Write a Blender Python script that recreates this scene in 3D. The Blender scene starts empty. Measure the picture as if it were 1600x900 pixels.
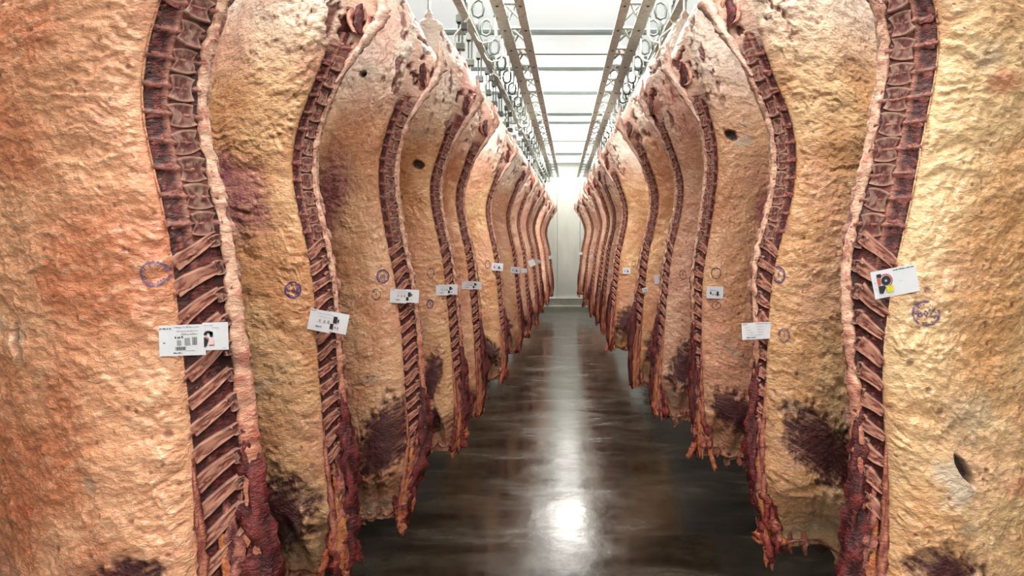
import bpy, bmesh, math, random
import numpy as np
from mathutils import Vector, Matrix
from mathutils.bvhtree import BVHTree

# ------------------------------------------------------------------ camera, light, exposure
sc = bpy.context.scene
COL = sc.collection
FPX, CX, HY, CAMZ = 1100.0, 886.0, 385.0, 1.66        # focal length in px, vanishing point, eye height
cam = bpy.data.cameras.new('camera'); camo = bpy.data.objects.new('camera', cam); COL.objects.link(camo)
cam.sensor_width = 36.0; cam.lens = FPX / 1600 * 36
cam.shift_x = (800 - CX) / 1600; cam.shift_y = (HY - 450) / 1600
cam.clip_start = 0.05
camo.location = (0, 0, CAMZ); camo.rotation_euler = (math.pi / 2, 0, 0)
sc.camera = camo
sc.view_settings.view_transform = 'Standard'; sc.view_settings.look = 'None'
sc.view_settings.gamma = 1.0; sc.view_settings.use_curve_mapping = False
sc.view_settings.exposure = 0.48
w = bpy.data.worlds.new('world'); sc.world = w; w.use_nodes = True
w.node_tree.nodes['Background'].inputs[0].default_value = (0.9, 0.95, 1, 1)
w.node_tree.nodes['Background'].inputs[1].default_value = 0.05
LAMP_Y = [(-3.9, -1.5, 1.3), (0.9, 2.1, 1.0), (5.0, 6.2, 1.0), (9.2, 10.4, 1.0), (13.2, 15.2, 1.0), (17.9, 19.2, .55)]
LAMP_POWER = 27.0          # watts per square metre of lamp
LAMP_GLOW = 3.2
ROOM_X, ROOM_Y0, ROOM_Y1, CEIL = 2.1, -4.4, 19.6, 4.0
for k, (y0, y1, f) in enumerate(LAMP_Y):
    ld = bpy.data.lights.new('lamp_light', 'AREA'); ld.shape = 'RECTANGLE'
    ld.size = 3.6; ld.size_y = (y1 - y0) * .95
    ld.energy = LAMP_POWER * f * 3.6 * (y1 - y0); ld.color = (1.0, 0.95, 0.87)
    lo = bpy.data.objects.new('lamp_light', ld); COL.objects.link(lo); lo.location = (0, (y0 + y1) / 2, 3.925)

rng = np.random.default_rng(7)
random.seed(7)

def lin(r, g, b):
    return tuple(((c / 255) / 12.92 if c / 255 <= .04045 else ((c / 255 + .055) / 1.055) ** 2.4) for c in (r, g, b))
def L(r, g, b): return np.array(lin(r, g, b))
def at(px, py, d): return ((px - CX) * d / FPX, d, CAMZ - (py - HY) * d / FPX)
def sstep(a, b, x):
    t = np.clip((x - a) / (b - a), 0, 1); return t * t * (3 - 2 * t)

# ------------------------------------------------------------------ numpy noise
def _hash(ix, iy, iz):
    h = (ix.astype(np.uint32) * np.uint32(374761393) + iy.astype(np.uint32) * np.uint32(668265263) + iz.astype(np.uint32) * np.uint32(2147483647 ^ 0x5bd1e995))
    h ^= h >> np.uint32(13); h *= np.uint32(1274126177); h ^= h >> np.uint32(16); h *= np.uint32(2246822519); h ^= h >> np.uint32(15)
    return h
_G = rng.normal(size=(256, 3)); _G /= np.linalg.norm(_G, axis=1)[:, None]
def perlin(x, y, z):
    sh = np.broadcast(x, y, z).shape
    x, y, z = (np.broadcast_to(np.asarray(v, float), sh) for v in (x, y, z))
    i0 = [np.floor(v).astype(np.int64) for v in (x, y, z)]
    f = [v - i for v, i in zip((x, y, z), i0)]
    s = [t * t * t * (t * (t * 6 - 15) + 10) for t in f]
    out = 0
    for dx in (0, 1):
        for dy in (0, 1):
            for dz in (0, 1):
                g = _G[_hash(i0[0] + dx, i0[1] + dy, i0[2] + dz) & np.uint32(255)]
                dot = g[..., 0] * (f[0] - dx) + g[..., 1] * (f[1] - dy) + g[..., 2] * (f[2] - dz)
                out = out + dot * (s[0] if dx else 1 - s[0]) * (s[1] if dy else 1 - s[1]) * (s[2] if dz else 1 - s[2])
    return out * 1.5
def fbm(x, y, z, o=3):
    a, t = 1.0, 0
    for _ in range(o):
        t = t + a * perlin(x, y, z); a *= .5; x, y, z = x * 2.03 + 3.1, y * 2.03 + 1.7, z * 2.03 + 5.3
    return t
def ridge(x, y, z, o=3):
    a, t, s = 1.0, 0, 0
    for _ in range(o):
        t = t + a * (1 - np.abs(perlin(x, y, z)) * 1.8); s += a; a *= .55; x, y, z = x * 2.1 + 7.7, y * 2.1 + 2.2, z * 2.1 + 9.1
    return np.clip(t / s, 0, 1)

# ------------------------------------------------------------------ object helpers
def thing(name, label, cat, loc=(0, 0, 0), group=None):
    o = bpy.data.objects.new(name, None); COL.objects.link(o); o.location = loc; o.empty_display_size = .1
    o['label'] = label; o['category'] = cat
    if group: o['group'] = group
    return o
def tag(o, label, cat, group=None):
    o['label'] = label; o['category'] = cat
    if group: o['group'] = group
    return o
def origin(o):
    v = Vector((0, 0, 0))
    while o is not None: v += o.location; o = o.parent
    return v
def mesh_np(name, verts, faces, mat, parent=None, col=None, smooth=True, local=False, loc=None):
    """verts in world space (N,3); faces list or (M,4) array"""
    me = bpy.data.meshes.new(name)
    verts = np.asarray(verts, float)
    o = bpy.data.objects.new(name, me); COL.objects.link(o)
    if parent is not None:
        o.parent = parent
        off = origin(parent)
    else:
        off = Vector((0, 0, 0))
    if loc is not None:
        o.location = Vector(loc) - off; off = Vector(loc)
    if not local: verts = verts - np.array(off)
    if isinstance(faces, np.ndarray) and faces.ndim == 2:
        k = faces.shape[1]
        me.vertices.add(len(verts)); me.vertices.foreach_set('co', verts.ravel().astype(np.float32))
        me.loops.add(faces.size); me.loops.foreach_set('vertex_index', faces.ravel().astype(np.int32))
        me.polygons.add(len(faces)); me.polygons.foreach_set('loop_start', np.arange(0, faces.size, k, dtype=np.int32))
        me.update(calc_edges=True); me.validate()
    else:
        me.from_pydata([tuple(v) for v in verts], [], [tuple(int(i) for i in f) for f in faces]); me.update()
    if col is not None:
        a = me.color_attributes.new('Col', 'FLOAT_COLOR', 'POINT')
        c = np.ones((len(verts), 4), np.float32); c[:, :3] = np.clip(col, 0, 1); a.data.foreach_set('color', c.ravel())
    if mat is not None: me.materials.append(mat)
    me.polygons.foreach_set('use_smooth', np.full(len(me.polygons), bool(smooth)))
    return o
def share(name, me, mat4, parent):
    """a part that shares mesh data"""
    o = bpy.data.objects.new(name, me); COL.objects.link(o); o.parent = parent
    M = mat4.copy(); M.translation = M.translation - origin(parent); o.matrix_basis = M
    return o
class MB:
    def __init__(s): s.v = []; s.f = []
    def box(s, c, size, R=None):
        n = len(s.v); R = R or Matrix.Identity(3)
        for dx in (-.5, .5):
            for dy in (-.5, .5):
                for dz in (-.5, .5):
                    s.v.append(tuple(Vector(c) + R @ Vector((dx * size[0], dy * size[1], dz * size[2]))))
        for f in ((0, 1, 3, 2), (4, 6, 7, 5), (0, 4, 5, 1), (2, 3, 7, 6), (0, 2, 6, 4), (1, 5, 7, 3)): s.f.append(tuple(n + i for i in f))
        return s
    def tube(s, pts, r, n=8, closed=False):
        pts = [Vector(p) for p in pts]; m = len(pts); b = len(s.v)
        rr = r if isinstance(r, (list, tuple, np.ndarray)) else [r] * m
        prev = None
        for i, p in enumerate(pts):
            if closed: t = pts[(i + 1) % m] - pts[i - 1]
            else: t = pts[min(i + 1, m - 1)] - pts[max(i - 1, 0)]
            t.normalize()
            if prev is None:
                a = Vector((0, 0, 1)) if abs(t.z) < .9 else Vector((1, 0, 0)); u = t.cross(a).normalized()
            else: u = (prev - t * prev.dot(t)).normalized()
            prev = u; v = t.cross(u)
            for k in range(n):
                an = 2 * math.pi * k / n; s.v.append(tuple(p + (u * math.cos(an) + v * math.sin(an)) * rr[i]))
        for i in range(m if closed else m - 1):
            j = (i + 1) % m
            for k in range(n):
                q = (k + 1) % n; s.f.append((b + i * n + k, b + i * n + q, b + j * n + q, b + j * n + k))
        if not closed:
            s.f.append(tuple(b + k for k in range(n))[::-1]); s.f.append(tuple(b + (m - 1) * n + k for k in range(n)))
        return s
    def cyl(s, a, b, r, n=16): return s.tube([a, b], r, n)
    def quad(s, pts):
        n = len(s.v); s.v += [tuple(p) for p in pts]; s.f.append(tuple(range(n, n + len(pts)))); return s
    def build(s, name, mat, parent=None, smooth=False, loc=None):
        o = mesh_np(name, s.v, s.f, mat, parent, smooth=smooth, loc=loc)
        if smooth:
            me = o.data
            bm = bmesh.new(); bm.from_mesh(me)
            for e in bm.edges:
                if len(e.link_faces) == 2 and e.calc_face_angle(0) > .7: e.smooth = False
            bm.to_mesh(me); bm.free()
        return o
def bevel(o, width=.004, seg=2):
    m = o.modifiers.new('bevel', 'BEVEL'); m.width = width; m.segments = seg; m.limit_method = 'ANGLE'
    return o

# ------------------------------------------------------------------ materials
def new_mat(name):
    m = bpy.data.materials.new(name); m.use_nodes = True; nt = m.node_tree; b = nt.nodes['Principled BSDF']
    return m, nt, b
def node(nt, t, **kw):
    n = nt.nodes.new(t)
    for k, v in kw.items(): setattr(n, k, v)
    return n
def ramp(nt, fac, stops):
    r = node(nt, 'ShaderNodeValToRGB'); nt.links.new(fac, r.inputs[0]); e = r.color_ramp.elements
    while len(e) < len(stops): e.new(.5)
    for el, (p, c) in zip(e, stops): el.position = p; el.color = (*c, 1)
    return r.outputs[0]
def noise(nt, scale, detail=4, rough=.55, coord='Object', dist=0, stretch=None):
    tc = node(nt, 'ShaderNodeTexCoord'); v = tc.outputs[coord]
    if stretch:
        mp = node(nt, 'ShaderNodeMapping'); mp.inputs['Scale'].default_value = stretch; nt.links.new(v, mp.inputs[0]); v = mp.outputs[0]
    n = node(nt, 'ShaderNodeTexNoise'); n.inputs['Scale'].default_value = scale; n.inputs['Detail'].default_value = detail
    n.inputs['Roughness'].default_value = rough; n.inputs['Distortion'].default_value = dist
    nt.links.new(v, n.inputs['Vector']); return n.outputs[0]
def bump(nt, b, h, strength, dist=.01, prev=None):
    n = node(nt, 'ShaderNodeBump'); n.inputs['Strength'].default_value = strength; n.inputs['Distance'].default_value = dist
    nt.links.new(h, n.inputs['Height'])
    if prev is not None: nt.links.new(prev, n.inputs['Normal'])
    nt.links.new(n.outputs[0], b.inputs['Normal']); return n.outputs[0]
def simple(name, col, rough=.5, metal=0, noise_scale=None, amount=.12, bumpy=0):
    m, nt, b = new_mat(name); b.inputs['Roughness'].default_value = rough; b.inputs['Metallic'].default_value = metal
    b.inputs['Base Color'].default_value = (*col, 1)
    if noise_scale:
        n = noise(nt, noise_scale)
        c = ramp(nt, n, [(.3, tuple(x * (1 - amount) for x in col)), (.7, tuple(min(1, x * (1 + amount)) for x in col))])
        nt.links.new(c, b.inputs['Base Color'])
        if bumpy: bump(nt, b, n, bumpy, .005)
    return m
def flesh_mat(name, rough, vary, bump_s, sss, spec=.5, wet=0):
    m, nt, b = new_mat(name)
    a = node(nt, 'ShaderNodeVertexColor', layer_name='Col')
    n1 = noise(nt, 55, 5, .62, dist=.6, stretch=(1, 1, 1.9)); n2 = noise(nt, 230, 3, .6)
    f = ramp(nt, n1, [(.3, (1 - vary, 1 - vary * 1.25, 1 - vary * 1.35)), (.68, (1 + vary * .55,) * 3)])
    mx = node(nt, 'ShaderNodeMix', data_type='RGBA', blend_type='MULTIPLY'); mx.inputs[0].default_value = 1
    nt.links.new(a.outputs[0], mx.inputs[6]); nt.links.new(f, mx.inputs[7]); nt.links.new(mx.outputs[2], b.inputs['Base Color'])
    p = bump(nt, b, n1, bump_s, .012); bump(nt, b, n2, bump_s * .7, .004, p)
    rr = node(nt, 'ShaderNodeMapRange'); rr.inputs[3].default_value = rough - .12; rr.inputs[4].default_value = rough + .14
    nt.links.new(n1, rr.inputs[0]); nt.links.new(rr.outputs[0], b.inputs['Roughness'])
    b.inputs['Specular IOR Level'].default_value = spec
    b.inputs['Coat Weight'].default_value = wet; b.inputs['Coat Roughness'].default_value = .2
    if sss:
        b.inputs['Subsurface Weight'].default_value = sss; b.inputs['Subsurface Radius'].default_value = (.02, .008, .004); b.inputs['Subsurface Scale'].default_value = .4
    return m
M = {}
M['fat'] = flesh_mat('beef_fat', .40, .24, .8, 0, .5, .4)
M['meat'] = flesh_mat('beef_meat', .30, .34, .8, 0, .5, .1)
M['bone'] = flesh_mat('beef_bone', .4, .25, .4, 0)
M['paper'] = simple('tag_paper', lin(212, 213, 220), .55, 0, 40, .03)
M['ink_black'] = simple('ink_black', lin(38, 36, 40), .6, 0, 90, .3)
M['ink_grey'] = simple('ink_grey', lin(150, 150, 152), .6, 0, 90, .15)
M['ink_red'] = simple('ink_red', lin(190, 78, 74), .6, 0, 90, .15)
M['ink_yellow'] = simple('ink_yellow', lin(208, 200, 40), .6, 0, 90, .1)
M['ink_pink'] = simple('ink_pink', lin(222, 190, 190), .6, 0, 90, .1)
M['galv'] = simple('galvanised_steel', lin(220, 228, 223), .42, .1, 30, .25, .1)
M['galv_dark'] = simple('dull_steel', lin(92, 97, 92), .5, .1, 40, .3, .1)
M['steel'] = simple('bright_steel', lin(205, 207, 200), .3, .4, 40, .12)
M['panel'] = simple('ceiling_panel_white', lin(222, 226, 224), .5, 0, 3, .03)
def emit(name, col, s, n_s=4):
    m, nt, b = new_mat(name); b.inputs['Base Color'].default_value = (.85, .87, .86, 1); b.inputs['Roughness'].default_value = .5
    b.inputs['Emission Strength'].default_value = s
    n = noise(nt, n_s); c = ramp(nt, n, [(.3, tuple(x * .95 for x in col)), (.7, col)]); nt.links.new(c, b.inputs['Emission Color'])
    return m
M['panel_glow'] = emit('ceiling_panel_added_glow', (.93, .97, .95), .5)     # plain ceiling panels, glow added to brighten the ceiling
M['beam'] = simple('ceiling_beam_grey', lin(172, 178, 176), .5, .2, 6, .1)
M['tie'] = simple('tie_bar_taupe', lin(178, 166, 158), .5, .2, 10, .1)
def ink_mat(name, col, keep):
    m, nt, b = new_mat(name); b.inputs['Base Color'].default_value = (*col, 1); b.inputs['Roughness'].default_value = .6
    n = noise(nt, 140, 4, .7); f = ramp(nt, n, [(keep - .09, (0, 0, 0)), (keep + .09, (1, 1, 1))])
    tr = node(nt, 'ShaderNodeBsdfTransparent'); mix = node(nt, 'ShaderNodeMixShader'); out = nt.nodes['Material Output']
    nt.links.new(f, mix.inputs[0]); nt.links.new(tr.outputs[0], mix.inputs[2]); nt.links.new(b.outputs[0], mix.inputs[1]); nt.links.new(mix.outputs[0], out.inputs[0])
    return m
M['ink_strong'] = ink_mat('violet_stamp_ink', lin(72, 52, 110), .66)
M['ink_mid'] = ink_mat('worn_violet_stamp_ink', lin(98, 74, 112), .55)
M['ink_faint'] = ink_mat('faint_violet_stamp_ink', lin(132, 92, 110), .49)
M['ink_brown'] = ink_mat('brown_stamp_ink', lin(84, 62, 54), .56)

M['lamp'] = emit('lamp_diffuser', (1, .985, .95), LAMP_GLOW)

# floor: wet dark concrete
m, nt, b = new_mat('wet_concrete'); M['floor'] = m
n1 = noise(nt, 1.5, 7, .65, dist=.6, stretch=(1, 2.2, 1)); n2 = noise(nt, 14, 5, .6); n3 = noise(nt, 90, 3, .6)
base = ramp(nt, n1, [(.3, lin(22, 18, 14)), (.5, lin(40, 35, 28)), (.7, lin(66, 60, 51))])
mx = node(nt, 'ShaderNodeMix', data_type='RGBA', blend_type='MULTIPLY'); mx.inputs[0].default_value = 1
nt.links.new(base, mx.inputs[6]); nt.links.new(ramp(nt, n2, [(.3, (.7, .68, .65)), (.7, (1.15, 1.15, 1.15))]), mx.inputs[7]); nt.links.new(mx.outputs[2], b.inputs['Base Color'])
rg = ramp(nt, n1, [(.34, (.09,) * 3), (.55, (.19,) * 3), (.72, (.36,) * 3)]); nt.links.new(rg, b.inputs['Roughness'])
b.inputs['Specular IOR Level'].default_value = .45
wv = noise(nt, 5, 3, .5, stretch=(1, .6, 1))
p = bump(nt, b, wv, .10, .02); p = bump(nt, b, n2, .10, .006, p); bump(nt, b, n3, .06, .003, p)

# back wall: cold-store panel, faintly stained, with a metal sheen
m, nt, b = new_mat('cold_store_panel'); M['wall'] = m
n1 = noise(nt, 1.2, 5, .6, stretch=(1.6, 1, .5)); n2 = noise(nt, 9, 4, .6)
c = ramp(nt, n1, [(.3, lin(176, 180, 172)), (.55, lin(192, 196, 188)), (.75, lin(206, 208, 200))]); nt.links.new(c, b.inputs['Base Color'])
b.inputs['Roughness'].default_value = .38; bump(nt, b, n2, .05, .004)
M['side_wall'] = simple('side_wall_grey', lin(44, 41, 37), .9, 0, 2, .04); M['side_wall'].node_tree.nodes['Principled BSDF'].inputs['Specular IOR Level'].default_value = .05
M['curb'] = simple('concrete_curb', lin(136, 138, 126), .5, 0, 8, .14, .1)
M['curb_edge'] = simple('curb_edge_white', lin(210, 212, 202), .4, 0, 8, .06)

# ------------------------------------------------------------------ room shell
def struct(o): o['kind'] = 'structure'; return o
struct(MB().box((0, (ROOM_Y0 + ROOM_Y1) / 2, -.05), (2 * ROOM_X + .4, ROOM_Y1 - ROOM_Y0 + .4, .1)).build('floor', M['floor']))
ceil = struct(MB().box((0, (ROOM_Y0 + ROOM_Y1) / 2, CEIL + .09), (2 * ROOM_X + .4, ROOM_Y1 - ROOM_Y0 + .4, .1)).build('ceiling', M['panel']))
wb = struct(MB().box((0, ROOM_Y1 + .06, CEIL / 2), (2 * ROOM_X + .4, .1, CEIL)).build('wall_back', M['wall']))
for s, nm in ((-1, 'wall_left'), (1, 'wall_right')):
    struct(MB().box((s * (ROOM_X + .05), (ROOM_Y0 + ROOM_Y1) / 2, CEIL / 2), (.1, ROOM_Y1 - ROOM_Y0 + .2, CEIL)).build(nm, M['side_wall']))
struct(MB().box((0, ROOM_Y0 - .05, CEIL / 2), (2 * ROOM_X + .4, .1, CEIL)).build('wall_front', M['wall']))
# wall panels of the back wall
px = [-2.08, -1.45, -.27, .36, 1.5, 2.08]
for a, c in zip(px[:-1], px[1:]):
    bevel(MB().box(((a + c) / 2, ROOM_Y1 - .01, CEIL / 2 + .1), (c - a - .008, .05, CEIL - .25)).build('wall_panel', M['wall'], wb), .004, 1)
cb = struct(MB().box((0, ROOM_Y1 - .07, .105), (2 * ROOM_X, .1, .21)).build('baseboard_back', M['curb']))
MB().box((0, ROOM_Y1 - .07, .222), (2 * ROOM_X, .11, .022)).build('curb_cap', M['curb_edge'], cb)
MB().box((0, ROOM_Y1 - .14, .012), (2 * ROOM_X, .05, .02)).build('curb_foot', M['curb_edge'], cb)
# ceiling panels between beams (pieces of the ceiling), lamps and beams
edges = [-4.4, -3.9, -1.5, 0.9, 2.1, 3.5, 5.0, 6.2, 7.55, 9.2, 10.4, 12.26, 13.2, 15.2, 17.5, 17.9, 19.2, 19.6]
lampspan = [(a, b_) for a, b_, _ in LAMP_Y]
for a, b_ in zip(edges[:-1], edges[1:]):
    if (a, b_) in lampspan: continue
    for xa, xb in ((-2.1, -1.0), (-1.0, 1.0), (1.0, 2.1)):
        MB().box(((xa + xb) / 2, (a + b_) / 2, CEIL + .015), (xb - xa - .006, b_ - a - .006, .05)).build('ceiling_panel', M['panel_glow'], ceil)
names = ['ceiling lamp panel behind the camera, over the aisle entrance', 'ceiling lamp panel above the nearest carcasses, over the frame edge',
         'ceiling lamp panel above the second carcasses, over the frame edge', 'wide bright lamp strip in ceiling, nearest one in view',
         'wide bright lamp strip in ceiling, the middle one in view', 'bright lamp strip in the ceiling right against the back wall']
for (a, b_, _), nm in zip(LAMP_Y, names):
    t = thing('ceiling_light', nm, 'lamp', (0, (a + b_) / 2, CEIL))
    MB().box((0, (a + b_) / 2, CEIL - .02), (3.9, b_ - a, .04)).build('light_frame', M['panel'], t)
    MB().box((0, (a + b_) / 2, CEIL - .045), (3.7, b_ - a - .06, .012)).build('diffuser', M['lamp'], t)
bl = {7.55: 'grey beam across the ceiling, nearest of the thin ones', 9.12: 'grey beam at the near edge of the bright lamp strip',
      10.55: 'grey beam at the far edge of the bright lamp strip', 12.26: 'grey beam between the two bright lamp strips',
      13.1: 'grey beam at the near edge of the second lamp strip', 15.3: 'grey beam behind the second lamp strip', 17.5: 'grey beam nearest the back wall'}
for y, lb in bl.items():
    t = MB().box((0, y, CEIL - .035), (4.18, .03, .03)).box((0, y, CEIL - .062), (4.18, .05, .008)).build('ceiling_beam', M['beam'], loc=(0, y, CEIL))
    tag(t, lb, 'beam')

# ------------------------------------------------------------------ rails
def rail_x(s, d): return s * ((.87 - .017 * d) if s < 0 else (.895 - .0135 * d))
def inner_x(s, d): return s * ((.505 - .0095 * d) if s < 0 else (.60 - .0115 * d))
RZ, BZ = 3.46, 3.53
Y0, Y1 = -3.5, 19.0
def bar_between(mb, p, q, wx, hz):
    p, q = Vector(p), Vector(q); d = (q - p); ln = d.length; yv = d.normalized(); xv = yv.cross(Vector((0, 0, 1))).normalized(); zv = xv.cross(yv)
    R = Matrix((xv, yv, zv)).transposed(); mb.box((p + q) / 2, (wx, ln, hz), R); return mb
SIDE = {-1: 'left', 1: 'right'}
for s in (-1, 1):
    t = thing('overhead_rail', f'galvanised flat hook rail above the {SIDE[s]} row of carcasses', 'rail', (rail_x(s, Y0), Y0, RZ))
    bar_between(MB(), (rail_x(s, Y0), Y0, RZ), (rail_x(s, Y1), Y1, RZ), .018, .075).build('rail_web', M['galv_dark'], t)
    bar_between(MB(), (rail_x(s, Y0), Y0, RZ - .042), (rail_x(s, Y1), Y1, RZ - .042), .062, .012).build('rail_flange', M['galv'], t)
    e = MB(); xe = rail_x(s, Y1)
    e.tube([(xe, Y1, RZ), (xe, Y1 + .12, RZ - .02), (xe - s * .05, Y1 + .16, RZ - .03), (xe - s * .1, Y1 + .14, RZ)], .016, 8).build('end_stop', M['galv_dark'], t, True)
    t = thing('support_beam', f'wide galvanised double beam beside the aisle, {SIDE[s]} one of two', 'beam', (inner_x(s, Y0), Y0, BZ))
    for k, (o, wd, mt) in enumerate(((-.085, .10, 'galv'), (.09, .075, 'galv'))):
        q = MB(); xo = -s * o
        bar_between(q, (inner_x(s, Y0) + s * -o, Y0, BZ), (inner_x(s, Y1) + s * -o, Y1, BZ), wd, .012)
        bar_between(q, (inner_x(s, Y0) + s * -o, Y0, BZ + .06), (inner_x(s, Y1) + s * -o, Y1, BZ + .06), .012, .12)
        q.build('channel', M[mt], t)
    y = 3.6
    while y < Y1:
        x = inner_x(s, y)
        MB().box((x, y, BZ + .015), (.21, .05, .014)).build('cross_plate', M['galv'], t)
        q = MB()
        for dx in (-.09, .09): q.cyl((x + dx, y, BZ - .012), (x + dx, y, BZ + .01), .013, 6)
        q.build('bolt', M['galv_dark'], t)
        bar_between(MB(), (x - .05, y, BZ + .03), (inner_x(s, y + .4) + .05, y + .4, BZ + .03), .016, .016).build('lattice_bar', M['steel'], t)
        bar_between(MB(), (x + .05, y + .1, BZ + .05), (inner_x(s, y + .4) - .04, y + .5, BZ + .05), .012, .016).build('lattice_bar', M['galv_dark'], t)
        y += .62
    # hanger rods from ceiling
    for y in (5.0, 8.2, 11.4, 14.6, 17.6):
        MB().cyl((inner_x(s, y), y, BZ + .1), (inner_x(s, y), y, CEIL - .01), .012, 8).build('hanger_rod', M['galv'], t)
for y, z, lb in ((5.3, 3.56, 'taupe tie bar between the two beams, nearest in view'), (6.9, 3.56, 'taupe tie bar between the two beams, second in view')):
    t = MB().box(((inner_x(-1, y) + inner_x(1, y)) / 2, y, z), (inner_x(1, y) - inner_x(-1, y) + .1, .05, .035)).build('tie_bar', M['tie'], loc=(0, y, z)); tag(t, lb, 'beam')

# roller hooks and goose-neck rail brackets
def roller_hook(s, y, label, group, detail=True):
    x = rail_x(s, y); a = -s                        # a: towards the aisle
    t = thing('roller_hook', label, 'hook', (x, y, RZ), group)
    MB().cyl((x - .014, y, RZ + .085), (x + .014, y, RZ + .085), .048, 16 if detail else 10).build('wheel', M['galv_dark'], t, True)
    c = (x + a * .08, y, RZ + .06)
    lp = [(c[0] + a * u, y, c[2] + v) for u, v in ((-.035, -.05), (-.045, 0), (-.035, .05), (0, .072), (.036, .055), (.042, 0), (.03, -.05), (0, -.064))]
    MB().tube(lp, .0115, 8, True).build('yoke', M['galv_dark'], t, True)
    o = x - a * .045
    MB().box((o, y, RZ - .09), (.008, .062, .3)).box((o - a * .03, y + .02, RZ - .11), (.008, .05, .28)).build('strap', M['galv_dark'], t)
    bevel(MB().box((o - a * .015, y, RZ - .235), (.07, .06, .06)).build('swivel_block', M['galv_dark'], t), .008)
    MB().box((o - a * .02, y, RZ - .02), (.05, .07, .055)).build('clamp', M['galv_dark'], t)
    MB().tube([(o - a * .015, y, RZ - .25), (o - a * .015, y, RZ - .42), (o - a * .02, y, RZ - .5), (o + a * .01, y, RZ - .545), (o + a * .05, y, RZ - .53), (o + a * .06, y, RZ - .48)], [.011, .011, .011, .011, .01, .005], 8).build('hook', M['steel'], t, True)
    return t
def rail_bracket(s, y, label, group):
    x = rail_x(s, y); xi = inner_x(s, y) + s * .13
    t = thing('rail_bracket', label, 'bracket', (xi, y, BZ), group)
    xm = (xi * .45 + x * .55)
    MB().tube([(xi, y, BZ + .03), (xi, y, RZ - .09)], .013, 8).build('drop_rod', M['steel'], t, True)
    MB().tube([(xi, y, RZ - .085), (xi + s * .03, y, RZ - .125), (xm, y, RZ - .14), (x - s * .05, y, RZ - .12), (x - s * .015, y, RZ - .06), (x - s * .012, y, RZ)], .011 if s > 0 else .007, 8).build('gooseneck', M['galv'], t, True)
    MB().box((xi - s * .04, y, BZ + .02), (.12, .05, .03)).build('mounting_plate', M['galv_dark'], t)
# ------------------------------------------------------------------ beef sides
GEN_Z = np.array([.0, .3, .5, .8, 1.0, 1.28, 1.57, 1.75, 1.88, 2.0, 2.12, 2.29, 2.45, 2.6, 2.75, 3.1])
GEN_A = np.array([.14, .15, .17, .155, .14, .115, .085, .045, .015, 0, .012, .075, .13, .165, .17, .12])
def smooth_interp(z, zs, vs):
    t = np.linspace(min(zs) - .2, max(zs) + .2, 400); v = np.interp(t, zs, vs)
    k = np.hanning(35); k /= k.sum(); vp = np.pad(v, 17, mode='edge'); v = np.convolve(vp, k, 'valid')
    return np.interp(z, t, v)

C_DARK, C_RED, C_MEM = L(58, 11, 10), L(104, 24, 20), L(186, 124, 106)
class Side:
    def __init__(S, s, d, loin_x=None, prof=None, zb=.35, wlow=1.0, neck=0.0, phi=48, palette=0, seed=0, feats=(), w=.13, res=1, wide=1.0, leg=1.0):
        S.wlow = wlow; S.neck = neck; S.s, S.d, S.zb, S.phi, S.seed, S.w, S.res, S.feats, S.pal, S.wide, S.leg = s, d, zb, math.radians(phi), seed, w, res, feats, palette, wide, leg
        if prof is not None:          # measured (z, X) pairs
            zs = np.array([p[0] for p in prof]); xs = np.array([p[1] for p in prof]); o = np.argsort(zs); zs, xs = zs[o], xs[o]
            ends = []
            lo, hi = zs[0], zs[-1]
            ga = lambda q: np.interp(q, GEN_Z, GEN_A)
            zl = GEN_Z[GEN_Z < lo - .05]; zh = GEN_Z[GEN_Z > hi + .05]
            xl = xs[0] - s * (ga(zl) - ga(lo)); xh = xs[-1] - s * (ga(zh) - ga(hi))
            S.zs = np.concatenate([zl, zs, zh]); S.xs = np.concatenate([xl, xs, xh])
        else:
            S.zs = GEN_Z; S.xs = s * (loin_x - GEN_A)
    def A(S, z):
        return smooth_interp(z, S.zs, S.xs)
    def width(S, z):  # strip width
        return S.w * (S.wlow + (1 - S.wlow) * sstep(1.25, 1.7, z)) * (.55 + .45 * sstep(.3, .8, z)) + .13 * sstep(2.3, 2.7, z)
    def svec(S): return np.array([-S.s * math.cos(S.phi), math.sin(S.phi), 0.0])
    def nvec(S): return np.array([-S.s * math.sin(S.phi), -math.cos(S.phi), 0.0])

PALS = [  # fat light, fat deep, pink
    (L(228, 167, 128), L(204, 128, 91), L(213, 140, 115)),      # 0 salmon orange (left nearest)
    (L(224, 177, 129), L(200, 141, 94), L(213, 151, 120)),      # 1 yellow tan
    (L(230, 192, 144), L(209, 156, 106), L(220, 166, 133)),      # 2 cream yellow (right nearest)
    (L(224, 173, 134), L(203, 140, 100), L(213, 150, 125)),      # 3 peach
    (L(224, 182, 154), L(204, 150, 120), L(212, 154, 134)),     # 4 pale pink (far)
]

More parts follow.
